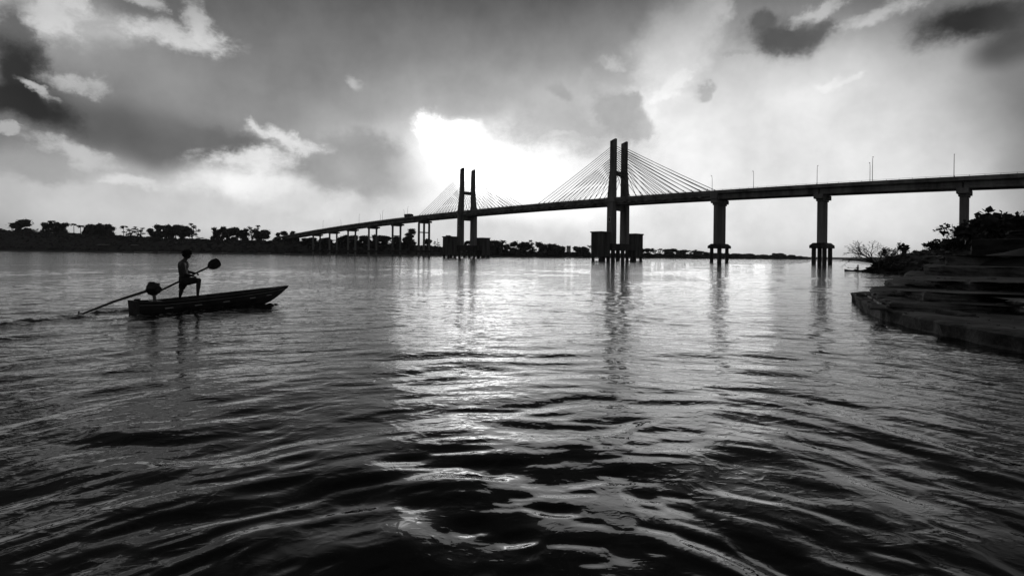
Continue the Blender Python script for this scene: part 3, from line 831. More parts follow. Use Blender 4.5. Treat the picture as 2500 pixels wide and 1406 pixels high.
place = [  # px, top, width, kind, where
    (8, 557, 22, 'round', 'small bushy tree cut by the left edge of the photo'),
    (52, 533, 56, 'round', 'dense dome-shaped tree standing alone, leftmost big one on the bluff'),
    (84, 560, 18, 'thin', 'low scrubby tree right beside the lone dome-shaped one on the bluff'),
    (118, 541, 34, 'broad', 'left half of the paired bushy trees second from the left'),
    (146, 541, 38, 'broad', 'right half of the paired bushy trees second from the left'),
    (124, 536, 20, 'palm', 'palm poking out above the paired bushy trees at far left'),
    (181, 543, 20, 'palm', 'slender palm with bare trunk left of the long dark grove'),
    (196, 548, 22, 'palm', 'shorter palm leaning against the left of the long dark grove'),
    (223, 545, 42, 'broad', 'broad flat-topped tree opening the dark grove at left'),
    (246, 544, 44, 'broad', 'broad flat-topped tree in the middle of the left grove'),
    (266, 547, 36, 'round', 'rounded tree closing the left grove on its right'),
    (301, 548, 20, 'palm', 'pointed palm alone between two dark groves'),
    (318, 560, 34, 'thin', 'low airy tree right of the pointed lone palm'),
    (343, 557, 36, 'thin', 'open airy tree left of the widest grove'),
    (374, 556, 34, 'broad', 'lower left shoulder tree of the widest grove'),
    (397, 547, 44, 'broad', 'tall left dome of the widest grove'),
    (428, 545, 44, 'broad', 'highest tree in the middle of the widest grove'),
    (452, 548, 38, 'broad', 'rounded tree right of the middle of the widest grove'),
    (470, 551, 34, 'thin', 'see-through tree ending the widest grove on the right'),
    (490, 580, 30, 'thin', 'low trailing shrubby tree in the gap between groves'),
    (532, 550, 38, 'broad', 'tree with ragged left side just right of the open gap'),
    (560, 554, 44, 'round', 'dark rounded tree second right of the open gap'),
    (588, 553, 44, 'broad', 'flat-crowned tree third right of the open gap'),
    (615, 555, 40, 'thin', 'tree with sky showing through its crown beyond the rower'),
    (642, 558, 46, 'broad', 'wide tree right of the see-through one'),
    (677, 565, 32, 'round', 'lower tree between wide grove and bridge end'),
    (700, 563, 34, 'broad', 'tree a little left of the bridge end'),
    (718, 561, 36, 'round', 'rounded tree standing right at the bridge end'),
]
for px, top, wd, kd, lb in place: place_tree(px, top, base_of(px) + 3, wd * .92, kd, 1.15, lb)
place2 = [
    (752, 578, 40, 'broad', 'tree under the first viaduct span beside the bridge end'),
    (792, 578, 34, 'round', 'dark tree seen between the leftmost viaduct columns'),
    (800, 577, 26, 'round', 'tree just behind the second viaduct pier from left'),
    (838, 573, 30, 'round', 'rounded tree between second and third viaduct piers'),
    (856, 572, 40, 'broad', 'broad tree behind the third viaduct pier'),
    (893, 572, 40, 'round', 'rounded tree left of the fourth viaduct pier'),
    (915, 571, 34, 'broad', 'tree framed by the columns of the fourth viaduct pier'),
    (935, 571, 42, 'round', 'dome tree right of the fourth viaduct pier'),
    (971, 574, 26, 'round', 'small dome tree framed by the fifth pier columns'),
    (958, 588, 22, 'thin', 'low airy bush-like tree left of the fifth pier'),
    (1000, 557, 30, 'tall', 'tall feathery tree between the viaduct and the three-column pier'),
    (998, 578, 30, 'round', 'round dark tree at the foot of the tall feathery one'),
    (1043, 579, 22, 'round', 'small round tree behind the three-column pier'),
    (1066, 592, 14, 'thin', 'small airy tree left of the far tower boxes'),
    (1099, 574, 22, 'tall', 'tree top peeping over the left box of the far tower'),
    (1140, 586, 30, 'broad', 'tree visible between the legs of the far tower'),
]
for px, top, wd, kd, lb in place2: place_tree(px, top, min(base_of(px) + 8, 614), wd * 1.1, 'full' if kd == 'round' else kd, 1.06, lb)
place3 = [
    (1192, 582, 34, 'round', 'tree behind the right box of the far tower'),
    (1214, 584, 30, 'broad', 'first tree of the mid-river grove right of the far tower'),
    (1228, 584, 16, 'palm', 'spiky palm rising second in the mid-river grove'),
    (1238, 592, 20, 'round', 'small tree at the notch of the mid-river grove'),
    (1262, 585, 36, 'broad', 'tall broad tree after the notch of the mid-river grove'),
    (1284, 587, 32, 'round', 'rounded tree left of centre in the mid-river grove'),
    (1303, 591, 24, 'thin', 'tree with a light gap in the mid-river grove'),
    (1321, 587, 30, 'tall', 'domed tallest tree in the middle of the mid-river grove'),
    (1348, 591, 34, 'broad', 'bristly tree right of the domed one in the mid-river grove'),
    (1366, 596, 30, 'round', 'sloping last tree before the small pale house'),
    (1408, 598, 26, 'round', 'tree right after the small pale house'),
    (1425, 599, 26, 'broad', 'tree left of the near tower box'),
    (1438, 597, 12, 'palm', 'small spiky palm against the near tower box'),
    (1570, 603, 26, 'round', 'tree just right of the near tower boxes'),
    (1585, 604, 22, 'broad', 'second tree right of the near tower boxes'),
    (1604, 609, 22, 'thin', 'thin tree above the pale strip of shore'),
    (1613, 605, 8, 'palm', 'tiny palm above the pale strip of shore'),
    (1633, 605, 32, 'broad', 'humped tree above the pale strip of shore'),
    (1662, 608, 30, 'round', 'rounded tree right of the pale strip of shore'),
    (1688, 612, 22, 'thin', 'small gap tree in the right far grove'),
    (1704, 610, 28, 'broad', 'humped tree left of the thick pier'),
    (1726, 614, 24, 'round', 'tree partly behind the thick pier piles'),
    (1750, 616, 24, 'broad', 'tree seen between the piles of the thick pier'),
    (1774, 616, 24, 'round', 'tree seen right behind the thick pier piles'),
    (1800, 617, 26, 'broad', 'low tree right of the thick pier on the far shore'),
    (1830, 618, 28, 'round', 'low rounded tree on the thinning far shore'),
    (1862, 620, 28, 'broad', 'flat tree midway between the two thick piers'),
    (1893, 617, 20, 'tall', 'tufted tree rising above the low far ridge'),
    (1908, 617, 20, 'round', 'second tufted tree on the low far ridge'),
    (1930, 621, 24, 'broad', 'small tree where the far ridge starts to fall'),
    (1950, 624, 22, 'round', 'last small tree before the far point'),
]
for px, top, wd, kd, lb in place3: place_tree(px, top, min(base_of(px) + 8, yh(px) + 2.2), wd * 1.2, 'full' if kd in ('broad', 'round', 'tall') else kd, 1.035, lb)

# ground-hugging scrub all over the far bank: nobody could count it
r = random.Random(5); m = MB()
for i in range(3800):
    px = r.uniform(-250, 1150) if i % 3 else r.uniform(1150, 1975)
    t_ = r.choice((r.uniform(.03, .15), r.uniform(.1, .16)))
    Zs = np.interp(px, *SHORE) * K; cp = np.interp(px, *CREST)
    hc = CAM_H + (yh(px) - cp) * Zs * 1.14 / F_PX
    zz = np.interp(t_, [0, .012, .05, .077, .119, .14, .28], [-1, .25, .12 * hc + .5, .45 * hc + .4, .9 * hc, hc, hc * 1.04])
    Y = Zs * (1 + t_); s_ = r.uniform(1.2, 3.0) * (0.55 if px < 1150 else 1.2)
    c_ = Vector(((px - 1250) / F_PX * Y, Y, zz + s_ * .2))
    m.ball(c_, (s_ * 1.3, s_ * 1.3, s_ * .8), i, .9, 6, 4)
    leaf_cloud(m, c_, (s_ * 1.4, s_ * 1.4, s_), 10, s_ * .3, r)
tag(m.build('scrub', M['leaf']), label='dark scrub and bushes covering the slope of the far bank', cat='scrub', kind='stuff')

# house, shed roofs, mast
def house(px, py_top, wpx, Yf, label, shed=False):
    Y = np.interp(px, *SHORE) * K * Yf; wd = wpx / F_PX * Y
    t_ = Yf - 1; cp = np.interp(px, *CREST); hc = CAM_H + (yh(px) - cp) * np.interp(px, *SHORE) * K * 1.14 / F_PX
    zz = np.interp(t_, [0, .012, .05, .077, .119, .14, .28], [-1, .25, .12 * hc + .5, .45 * hc + .4, .9 * hc, hc, hc * 1.04])
    o = empty('shed' if shed else 'house', ((px - 1250) / F_PX * Y, Y, 0), 0, label=label, cat='shed' if shed else 'house')
    top = at(px, py_top, Y).z
    d = 3.0; h0 = top - 1.0
    if shed:
        for sx in (-1, 1):
            for sy in (-1, 1):
                m = MB(); m.box(sx * (wd / 2 - .3) - .1, sx * (wd / 2 - .3) + .1, sy * d * .8 - .1, sy * d * .8 + .1, zz - 1.5, h0); m.build('post', M['bark'], o)
        m = MB(); m.hexa([(-wd / 2, -d, h0), (wd / 2, -d, h0), (wd / 2, d, h0 + .6), (-wd / 2, d, h0 + .6), (-wd / 2, -d, h0 + .12), (wd / 2, -d, h0 + .12), (wd / 2, d, h0 + .72), (-wd / 2, d, h0 + .72)]); m.build('roof', M['roof'], o)
    else:
        m = MB(); m.box(-wd / 2, wd / 2, -d, d, zz - 1, h0); m.build('wall', M['boat_pale'], o)
        m = MB(); m.add([(-wd / 2 - .4, -d - .5, h0), (wd / 2 + .4, -d - .5, h0), (wd / 2 + .4, d + .5, h0), (-wd / 2 - .4, d + .5, h0), (-wd / 2, 0, top), (wd / 2, 0, top)],
                        [(0, 1, 5, 4), (2, 3, 4, 5), (0, 4, 3), (1, 2, 5), (3, 2, 1, 0)]); m.build('roof', M['roof'], o)
        for sx in (-.25, .2):
            m = MB(); m.box(wd * sx - .5, wd * sx + .5, -d - .06, -d - .003, h0 - 2, h0 - .8); m.build('window', M['glass'], o)


house(1388, 600, 9, 1.13, 'small pale house with a pitched roof between two groves mid-river')
house(252, 596, 29, 1.055, 'long open shed with pale roof low on the left bluff', True)
house(328, 597, 15, 1.055, 'short open shed with pale roof right of the longer one', True)
Y = 620 * K * 1.08
o = empty('utility_mast', at(1068, 606, Y), 0, label='thin lattice mast beside the left box of the far tower', cat='mast')
hm = at(1068, 582, Y).z - at(1068, 606, Y).z
for a, b in ((-.35, -.3), (.35, -.3), (0, .4)):
    m = MB(); m.tube([(a, b, -2), (a * .4, b * .4, hm)], .07, 4); m.build('mast_leg', M['steel'], o)
m = MB()
for k in range(10):
    z0, z1 = hm * k / 10, hm * (k + 1) / 10
    m.tube([(-.35 + .02 * k, -.3, z0), (.35 - .02 * k, -.3, z1)], .04, 4); m.tube([(.35 - .02 * k, -.3, z0), (0, .38 - .02 * k, z1)], .04, 4)
m.build('lattice', M['steel'], o)

# boats drawn up on the far shore
def far_boat(px, ln_px, label, zz=0.0, Yf=1.002):
    Y = np.interp(px, *SHORE) * K * Yf; l = ln_px / F_PX * Y / 2
    o = empty('rowing_boat', ((px - 1250) / F_PX * Y, Y, zz), rnd.uniform(-.15, .15), label=label, cat='boat', group='boats along the far shore')
    m = MB(); secs = []
    for q in np.linspace(-1, 1, 9):
        wv = .75 * (1 - abs(q) ** 2.6) + .05; z1 = .75 + .35 * abs(q) ** 2
        secs.append([(q * l, -wv, z1), (q * l * .96, -wv * .6, .02), (q * l * .96, wv * .6, .02), (q * l, wv, z1), (q * l * .97, wv * .85, z1 - .02), (q * l * .94, wv * .5, .14), (q * l * .94, -wv * .5, .14), (q * l * .97, -wv * .85, z1 - .02)])
    for s_ in secs: m.v += s_
    for i in range(8):
        for k in range(8): m.f.append((i * 8 + k, (i + 1) * 8 + k, (i + 1) * 8 + (k + 1) % 8, i * 8 + (k + 1) % 8))
    m.f += [tuple(range(8)), tuple(64 + k for k in reversed(range(8)))]
    m.build('hull', M['boat_pale'], o)
    for q in (-.4, .1, .5):
        m = MB(); m.box(q * l - .12, q * l + .12, -.6, .6, .5, .56); m.build('thwart', M['wood'], o)


for px, lp, lb in ((350, 44, 'longest pale boat at the far shore left of the rower'), (400, 32, 'pale boat just left of the rower head on the far shore'),
                   (548, 13, 'short pale boat on the far shore right of the rower'), (645, 33, 'long pale boat at the waterline near the bridge end'),
                   (702, 13, 'small pale boat ashore below the last trees before the bridge'), (806, 12, 'small boat between the second and third viaduct piers'),
                   (861, 16, 'boat on the shore behind the third viaduct pier'), (1405, 36, 'long pale boat by the shore left of the near tower'), (1640, 40, 'pale boat on the far strip of shore right of the near tower')):
    far_boat(px, lp, lb, zz=0.35)

# ================================================================== near right bank
BANK = [(26, 33), (38, 44), (50, 58), (58, 70), (61, 80), (61, 89), (68, 96), (82, 112), (104, 138), (128, 160), (150, 186), (175, 230), (230, 330), (380, 560), (900, 1400), (3000, 3200), (3000, 10), (60, 6), (40, 12), (30, 20)]
BANK = [(a * K, b * K) for a, b in BANK]


def poly_dist(x, y):
    inside = False; best = 1e9; n = len(BANK)
    for i in range(n):
        x1, y1 = BANK[i]; x2, y2 = BANK[(i + 1) % n]
        if (y1 > y) != (y2 > y) and x < (x2 - x1) * (y - y1) / (y2 - y1) + x1: inside = not inside
        dx, dy = x2 - x1, y2 - y1; t = max(0, min(1, ((x - x1) * dx + (y - y1) * dy) / (dx * dx + dy * dy)))
        best = min(best, math.hypot(x - x1 - t * dx, y - y1 - t * dy))
    return best if inside else -best


def bank_z(x, y):
    d = poly_dist(x, y)
    if d < 0: return max(-2.0, d * 0.5)
    h = 2.0 * (1 - math.exp(-d / 2.0)) + 1.7 * (1 - math.exp(-d / 16.0)) + 0.045 * min(d, 120)
    p = Vector((x * .25, y * .25, 0))
    h += (0.55 * mn.noise(p) + 0.30 * mn.noise(p * 2.9) + 0.15 * mn.noise(p * 7)) * min(1, d / 1.5)
    return h


def grid_axis(a, b, s0, g):
    o = [a]; st = s0
    while o[-1] < b: o.append(o[-1] + st); st *= g
    return o


xs = grid_axis(17, 700, 0.55, 1.018); ys = grid_axis(8, 1400, 0.6, 1.018)
m = MB()
for x in xs:
    for y in ys: m.v.append((x, y, bank_z(x, y)))
ny = len(ys)
for i in range(len(xs) - 1):
    for j in range(ny - 1): m.f.append((i * ny + j, (i + 1) * ny + j, (i + 1) * ny + j + 1, i * ny + j + 1))
tag(m.build('near_bank', M['earth'], smooth=True), kind='structure')

# boulders along the spit
r = random.Random(11)
stones = MB()
for i in range(170):
    k = r.choice([0, 1, 2, 3, 4, 4, 4, 5, 5, 6, 7]); t = r.random()
    x = BANK[k][0] * (1 - t) + BANK[k + 1][0] * t + r.uniform(-.6, 2.2); y = BANK[k][1] * (1 - t) + BANK[k + 1][1] * t + r.uniform(-.8, .8)
    s_ = r.uniform(.15, .6)
    stones.ball((x, y, max(-.05, bank_z(x, y) * .9)), (s_ * 1.3, s_, s_ * .6), i, 1.1, 7, 5)
tag(stones.build('boulders', M['rock']), label='dark boulders and rubble along the waterline of the near spit', cat='rocks', kind='stuff')

# terraced concrete steps going down into the river
quay = empty('stepped_quay', (14, 14, 0), label='broad broken concrete steps descending from the right bank into the river', cat='river steps')


def slab(name, poly, z0, z1, mat, wear, seed, step=0.3):
    """one tier: outline resampled and worn; the top is a dense uneven sheet"""
    pts = []
    for i in range(len(poly)):
        a = Vector((poly[i][0] * K, poly[i][1] * K)); b = Vector((poly[(i + 1) % len(poly)][0] * K, poly[(i + 1) % len(poly)][1] * K))
        n = max(1, int((b - a).length / step)) if (a.x < 30 and b.x < 40) or True else 1
        n = min(n, 90)
        for k in range(n): pts.append(a.lerp(b, k / n))
    bm = bmesh.new(); rings = []
    cen = Vector((40 * K, 24 * K))
    prof = [(0.05 * (1 - t_ / 5) * 0 + .02 * (t_ % 2), z0 + (z1 - .05 - z0) * t_ / 6, 1.0) for t_ in range(7)]
    for (inset, z, am) in prof + [(0.07, z1 - .015, 1.1), (0.14, z1, 1.0), (0.5, z1 + .01, .6), (1.0, z1 - .01, .5), (1.8, z1 + .015, .3), (3.0, z1, .2)]:
        ring = []
        for i, p in enumerate(pts):
            tang = (pts[(i + 1) % len(pts)] - pts[i - 1]); nrm = Vector((tang.y, -tang.x))
            if nrm.length > 1e-6: nrm.normalize()
            q = Vector((p.x, p.y, 0)) * 1.7 + Vector((seed, 0, z * 7))
            chip = max(0, mn.noise(q * .9)) * wear * 1.5 + mn.noise(q * 3.3) * wear * .4
            off = p - nrm * 0
            d = (inset + chip * am)
            sgn = -1 if AREA > 0 else 1
            off = p + nrm * sgn * d
            zz = z + (mn.noise(q * 1.1 + Vector((9, 0, 0))) * wear * (.30 if inset > .4 else .16) if z > z0 else 0)
            ring.append(bm.verts.new((off.x - 14, off.y - 14, zz)))
        rings.append(ring)
    n = len(pts)
    for a, b in zip(rings, rings[1:]):
        for k in range(n): bm.faces.new((a[k], a[(k + 1) % n], b[(k + 1) % n], b[k]))
    bm.faces.new(rings[-1])
    bmesh.ops.recalc_face_normals(bm, faces=bm.faces)
    me = bpy.data.meshes.new(name); bm.to_mesh(me); bm.free(); me.materials.append(mat)
    return link_mesh(name, me, None, quay)


TIERS = [
    ([(12.0, 4), (12.1, 9), (12.3, 12.4), (12.5, 14.9), (12.9, 16.4), (13.6, 19.0), (14.9, 21.7), (16.6, 24.6), (18.7, 28.2), (24, 31), (30, 33), (60, 33), (60, 4)], -1.2, .34),
    ([(60, 17), (22, 17.4), (16.8, 17.6), (14.2, 18.0), (13.75, 18.6), (15.4, 21.6), (17.3, 24.7), (19.6, 28.0), (26, 33), (30, 36), (60, 36)], .30, .54),
    ([(60, 21), (26, 20.4), (19.5, 19.6), (16.9, 19.0), (15.2, 18.9), (15.6, 20.0), (19.2, 25.6), (23.0, 31.6), (30, 38), (60, 38)], .50, .80),
    ([(60, 27), (25.5, 25.5), (17.9, 20.0), (18.4, 21.6), (22.3, 27.8), (24.8, 32.4), (31, 40), (60, 40)], .76, 1.10),
    ([(60, 27.6), (35, 27), (23.6, 28.2), (23.7, 29.4), (28.2, 35), (33.8, 42), (60, 42)], 1.06, 1.52),
    ([(60, 30), (38, 30), (26.9, 31.8), (28.8, 34), (37.5, 44), (60, 44)], 1.48, 2.02),
]
for i, (pl, z0, z1) in enumerate(TIERS):
    AREA = sum(pl[k][0] * pl[(k + 1) % len(pl)][1] - pl[(k + 1) % len(pl)][0] * pl[k][1] for k in range(len(pl)))
    sl = slab('step', pl, z0, z1, M['stone'], .17, 3.7 * i)
# retaining mound at the head of the steps
AREA = 1
slab('retaining_wall', [(39, 34.2), (60, 32), (60, 50), (45, 50), (34.4, 38.4)], 1.4, 3.1, M['rock'], .22, 44)
slab('retaining_wall', [(42, 36.6), (62, 34), (62, 52), (50.5, 52), (39.0, 40.5)], 3.05, 3.75, M['rock'], .3, 51)
# detached block on the second tier
slab('loose_block', [(16.6, 16.2), (22, 15.6), (22.5, 17.9), (16.9, 17.5)], .32, .74, M['stone_wet'], .12, 61)
# peeling white strip on the riser of the second tier, in separate flaking pieces
a, b = Vector((13.80, 18.75)) * K, Vector((17.15, 24.5)) * K
dr = (b - a).normalized(); nr_ = Vector((-dr.y, dr.x)); r = random.Random(3); t = 0.0; ln = (b - a).length
while t < ln:
    l = r.uniform(.25, .6)
    if r.random() < .88:
        m = MB(); p = a + dr * t + nr_ * .17; q = a + dr * min(ln, t + l * .93) + nr_ * .17; zt = .49 - r.uniform(0, .03); zb = .36 + r.uniform(0, .06)
        o2 = nr_ * .02
        m.hexa([(p.x, p.y, zb), (q.x, q.y, zb + r.uniform(-.02, .02)), (q.x - o2.x, q.y - o2.y, zb), (p.x - o2.x, p.y - o2.y, zb), (p.x, p.y, zt), (q.x, q.y, zt), (q.x - o2.x, q.y - o2.y, zt), (p.x - o2.x, p.y - o2.y, zt)])
        m.v = [(x - 14, y - 14, z) for x, y, z in m.v]
        m.build('painted_strip', M['peel'], quay)
    t += l
# rubble scattered over the tiers
r = random.Random(23); m = MB()
for i in range(420):
    x = r.uniform(13, 32) * K; y = r.uniform(9, 24) * K
    zt = None
    for (pl, z0, z1) in TIERS:
        ins = False
        for k in range(len(pl)):
            x1, y1 = pl[k][0] * K, pl[k][1] * K; x2, y2 = pl[(k + 1) % len(pl)][0] * K, pl[(k + 1) % len(pl)][1] * K
            if (y1 > y) != (y2 > y) and x < (x2 - x1) * (y - y1) / (y2 - y1) + x1: ins = not ins
        if ins: zt = z1
    if zt is None: continue
    s_ = r.choice((.02, .03, .04, .05, .1))
    m.ball((x, y, zt + s_ * .2), (s_ * 1.5, s_, s_ * .6), i, 1.2, 5, 4)
tag(m.build('rubble', M['stone']), label='small rubble and gravel strewn over the concrete river steps', cat='rubble', kind='stuff')
for i, (px, py, l, lb) in enumerate(((2112, 722, .5, 'thin broken slab lying tilted on the lowest step near its tip'), (2180, 703, .6, 'oblong stone lying on the second step'), (2146, 752, .9, 'flat plank-like slab on the lowest step below the white strip'), (2330, 766, .8, 'flat broken slab on the wide lowest step'))):
    z = .34 if i != 1 else .54
    c = gp(px, py, z + .03)
    o = empty('broken_slab', (c.x, c.y, z), r.uniform(0, 3), label=lb, cat='slab', group='broken slabs lying on the steps')
    m = MB(); m.hexa([(-l / 2, -.22, 0), (l / 2, -.15, 0), (l / 2 * .9, .2, 0), (-l / 2 * .8, .25, 0), (-l / 2, -.2, .07), (l / 2, -.14, .12), (l / 2 * .9, .18, .13), (-l / 2 * .8, .22, .06)])
    m.build('slab', M['stone'], o, bevel=.015)

# ------------------------------------------------------------------ bushes of the near bank
def grow(m_t, m_l, p, d, ln, rad, depth, r, leaf, spread, bare, droop=0.0):
    pts = [p]; dd = d.copy(); q = p.copy()
    for k in range(3):
        dd = (dd + Vector((r.gauss(0, .16), r.gauss(0, .16), r.gauss(0, .12) - droop))).normalized()
        q = q + dd * ln / 3; pts.append(q.copy())
    m_t.tube(pts, [rad, rad * .85, rad * .7, rad * .5], 4, False)
    if depth == 0:
        if r.random() > bare:
            for k in range(leaf[1]):
                c = pts[r.randrange(1, 4)]; a = Vector((r.gauss(0, 1), r.gauss(0, 1), r.gauss(0, .7))).normalized(); s_ = leaf[0] * r.uniform(.6, 1.2)
                b_ = a.cross(Vector((r.gauss(0, 1), r.gauss(0, 1), 1))).normalized()
                e = c + a * s_ * .2
                m_l.add([e, e + a * s_ * .5 + b_ * s_ * .32, e + a * s_ - Vector((0, 0, s_ * .15)), e + a * s_ * .5 - b_ * s_ * .32], [(0, 1, 2, 3)])
        return
    n = 2 if r.random() < .45 else 3
    for k in range(n):
        ax = Vector((r.gauss(0, 1), r.gauss(0, 1), r.gauss(0, .5)))
        nd_ = (dd + ax.normalized() * spread).normalized()
        grow(m_t, m_l, pts[-1] if k else pts[2], nd_, ln * r.uniform(.62, .85), rad * .55, depth - 1, r, leaf, spread, bare, droop)


def shrub(name, px, base, top, Y, label, cat, seed, depth=4, leaf=(.3, 6), spread=.7, bare=.1, lean=(0, 0), rad=.07, stems=4, tree=False, droop=0.0):
    b = at(px, base, Y * K); h = at(px, top, Y * K).z - b.z
    gz = bank_z(b.x, b.y)
    if b.x < 33 * K + 8 and b.y < 50 * K: gz = b.z
    b.z = min(b.z, gz) - .1 if gz > -1.5 else b.z - .1
    r = random.Random(seed); mt, ml = MB(), MB()
    for k in range(stems):
        d = Vector((lean[0] + r.gauss(0, .35), lean[1] + r.gauss(0, .35), 1)).normalized()
        grow(mt, ml, Vector((r.gauss(0, .1), r.gauss(0, .1), 0)), d, h * .42, rad, depth, r, leaf, spread, bare, droop)
    o = empty(name, b, 0, label=label, cat=cat)
    h = at(px, top, Y * K).z - b.z; zs = [v[2] for v in mt.v]; f = h / max(zs)
    o.scale = (f, f, f)
    mt.build('branches', M['twig'], o)
    if ml.v: ml.build('leaves', M['leaf_near'], o)
    return o


shrub('leafless_tree', 2142, 646, 586, 88, 'leafless spreading tree leaning left over the water from the spit', 'tree', 1, depth=5, leaf=(.14, 2), spread=.62, bare=.45, lean=(-1.3, 0), rad=.16, stems=3)
shrub('leafless_tree', 2148, 648, 604, 86, 'low leafless branch cluster at the root of the leaning bare tree', 'tree', 5, depth=4, leaf=(.12, 2), spread=.7, bare=.6, lean=(.4, 0), rad=.11, stems=4)
shrub('shrub', 2172, 642, 603, 86, 'spiky half-leafy shrub beside the leafless tree on the spit', 'shrub', 2, depth=4, leaf=(.24, 4), spread=.8, bare=.35, lean=(-.3, 0), rad=.09, stems=4)
shrub('shrub', 2196, 634, 600, 88, 'upright twiggy shrub at the top of the low spit', 'shrub', 3, depth=4, leaf=(.22, 3), spread=.7, bare=.5, lean=(.25, 0), rad=.09, stems=3)
shrub('shrub', 2212, 622, 598, 90, 'single thin sapling with a round tuft right of the spiky shrubs', 'sapling', 4, depth=2, leaf=(.5, 14), spread=.5, bare=0, rad=.05, stems=1)
for i, (px, b_, t_, Y, lb, lf, st, bare) in enumerate((
        (2276, 612, 592, 95, 'small rounded bush leftmost on the bank crest', (.3, 16), 4, .0),
        (2296, 611, 583, 95, 'taller bush with a round head on the bank crest', (.3, 16), 4, .0),
        (2316, 612, 590, 92, 'low dense bush left of the rightmost pier', (.3, 16), 5, .0),
        (2334, 606, 546, 92, 'sparse bush with flat leaf layers left of the rightmost pier', (.55, 5), 3, .3),
        (2340, 612, 586, 80, 'dense low bush at the foot of the rightmost pier', (.3, 16), 5, .0),
        (2380, 600, 548, 86, 'airy layered bush just right of the rightmost pier', (.7, 8), 4, .1),
        (2392, 598, 533, 86, 'tall layered bush with flat leaf tufts right of the pier', (.7, 9), 3, .1),
        (2366, 603, 580, 84, 'low bush hugging the right side of the pier foot', (.45, 10), 5, .0),
        (2412, 592, 556, 75, 'rounded leafy bush between pier and high leaf cluster', (.34, 14), 4, .05),
        (2432, 585, 552, 66, 'dense bush below the high leaf cluster', (.32, 16), 5, .0),
        (2452, 575, 524, 60, 'large-leaved tree rising highest at the right', (.36, 15), 4, .05),
        (2474, 570, 520, 58, 'broad large-leaved tree top near the right edge', (.36, 15), 4, .05),
        (2500, 565, 528, 56, 'leafy tree cut by the right edge of the photo', (.36, 15), 4, .05))):
    shrub('shrub', px, b_, t_, Y, lb, 'bush', 40 + i, depth=3, leaf=lf, spread=.7, bare=bare, rad=.07, stems=st)
# low ground cover on the bank crest
r = random.Random(77); m = MB()
for i in range(1500):
    px = r.uniform(2150, 2620); Y = r.uniform(62, 150) * K
    x = ray_of(px, 600)[0] * Y; z = bank_z(x, Y)
    if z < .8: continue
    s_ = r.uniform(.2, .6); m.ball((x, Y, z + s_ * .1), (s_, s_, s_ * .5), i, .9, 5, 4); leaf_cloud(m, (x, Y, z + s_ * .5), (s_ * 1.2, s_ * 1.2, s_ * .7), 12, .14, r)
tag(m.build('undergrowth', M['leaf_near']), label='tangled dark undergrowth covering the crest of the near bank', cat='undergrowth', kind='stuff')
# curved dry grass canes left of the pier
r = random.Random(9); b = at(2325, 610, 84 * K); o = empty('dry_canes', b, label='thin arching dry canes left of the rightmost pier', cat='grass canes')
for k in range(7):
    a = r.uniform(-1.2, 1.2); h = r.uniform(2.0, 3.6); m = MB()
    m.tube([(r.uniform(-.4, .4), 0, -.8), (math.sin(a) * h * .3, 0, h * .6), (math.sin(a) * h * .7, .1, h), (math.sin(a) * h * 1.1, .2, h * .85)], [.03, .025, .02, .01], 4); m.build('cane', M['twig'], o)
for px, py, lb in ((2157, 676, 'left one of two short stakes standing in the water by the steps'), (2190, 676, 'right one of two short stakes standing in the water by the steps')):
    p = gp(px, py, 0); o = empty('mooring_stake', (p.x, p.y, 0), label=lb, cat='stake', group='stakes in the water')
    m = MB(); m.tube([(0, 0, -1), (0.01, 0, .1), (0.03, 0, .26)], [.035, .033, .03], 6); m.build('post', M['bark'], o)

# ================================================================== figures
def capsule(m, p0, r0, p1, r1, n=12):
    """closed tapered limb segment with rounded ends; radii are (sideways, fore-aft)"""
    p0, p1 = Vector(p0), Vector(p1); r0 = r0 if isinstance(r0, tuple) else (r0, r0); r1 = r1 if isinstance(r1, tuple) else (r1, r1)
    d = (p1 - p0); ln = d.length; d = d.normalized() if ln > 1e-6 else Vector((0, 0, 1))
    a = Vector((0, 1, 0)) - d * d.y; a = a.normalized() if a.length > .2 else d.orthogonal().normalized(); c = d.cross(a)
    rings = []
    for q in (90, 65, 40, 18): rings.append((p0 - d * min(r0) * math.sin(math.radians(q)), math.cos(math.radians(q)), r0))
    rings.append((p0, 1, r0)); rings.append((p1, 1, r1))
    for q in (18, 40, 65, 90): rings.append((p1 + d * min(r1) * math.sin(math.radians(q)), math.cos(math.radians(q)), r1))
    vs = []
    for c_, f, rr in rings:
        f = max(f, .02)
        for k in range(n):
            t = 2 * PI * k / n; vs.append(c_ + (a * math.cos(t) * rr[0] + c * math.sin(t) * rr[1]) * f)
    fs = [(i * n + k, i * n + (k + 1) % n, (i + 1) * n + (k + 1) % n, (i + 1) * n + k) for i in range(len(rings) - 1) for k in range(n)]
    fs += [tuple(reversed(range(n))), tuple((len(rings) - 1) * n + k for k in range(n))]
    m.add(vs, fs)


def skin_body(name, joints, bones, mat, parent, root=0, levels=2, voxel=0.0, iters=4):
    m = MB()
    for i, k in bones: capsule(m, joints[i][0], joints[i][1], joints[k][0], joints[k][1])
    o = m.build(name, mat, parent, smooth=True)
    if voxel: o = merged(name, [o], mat, parent, voxel, iters)
    return o


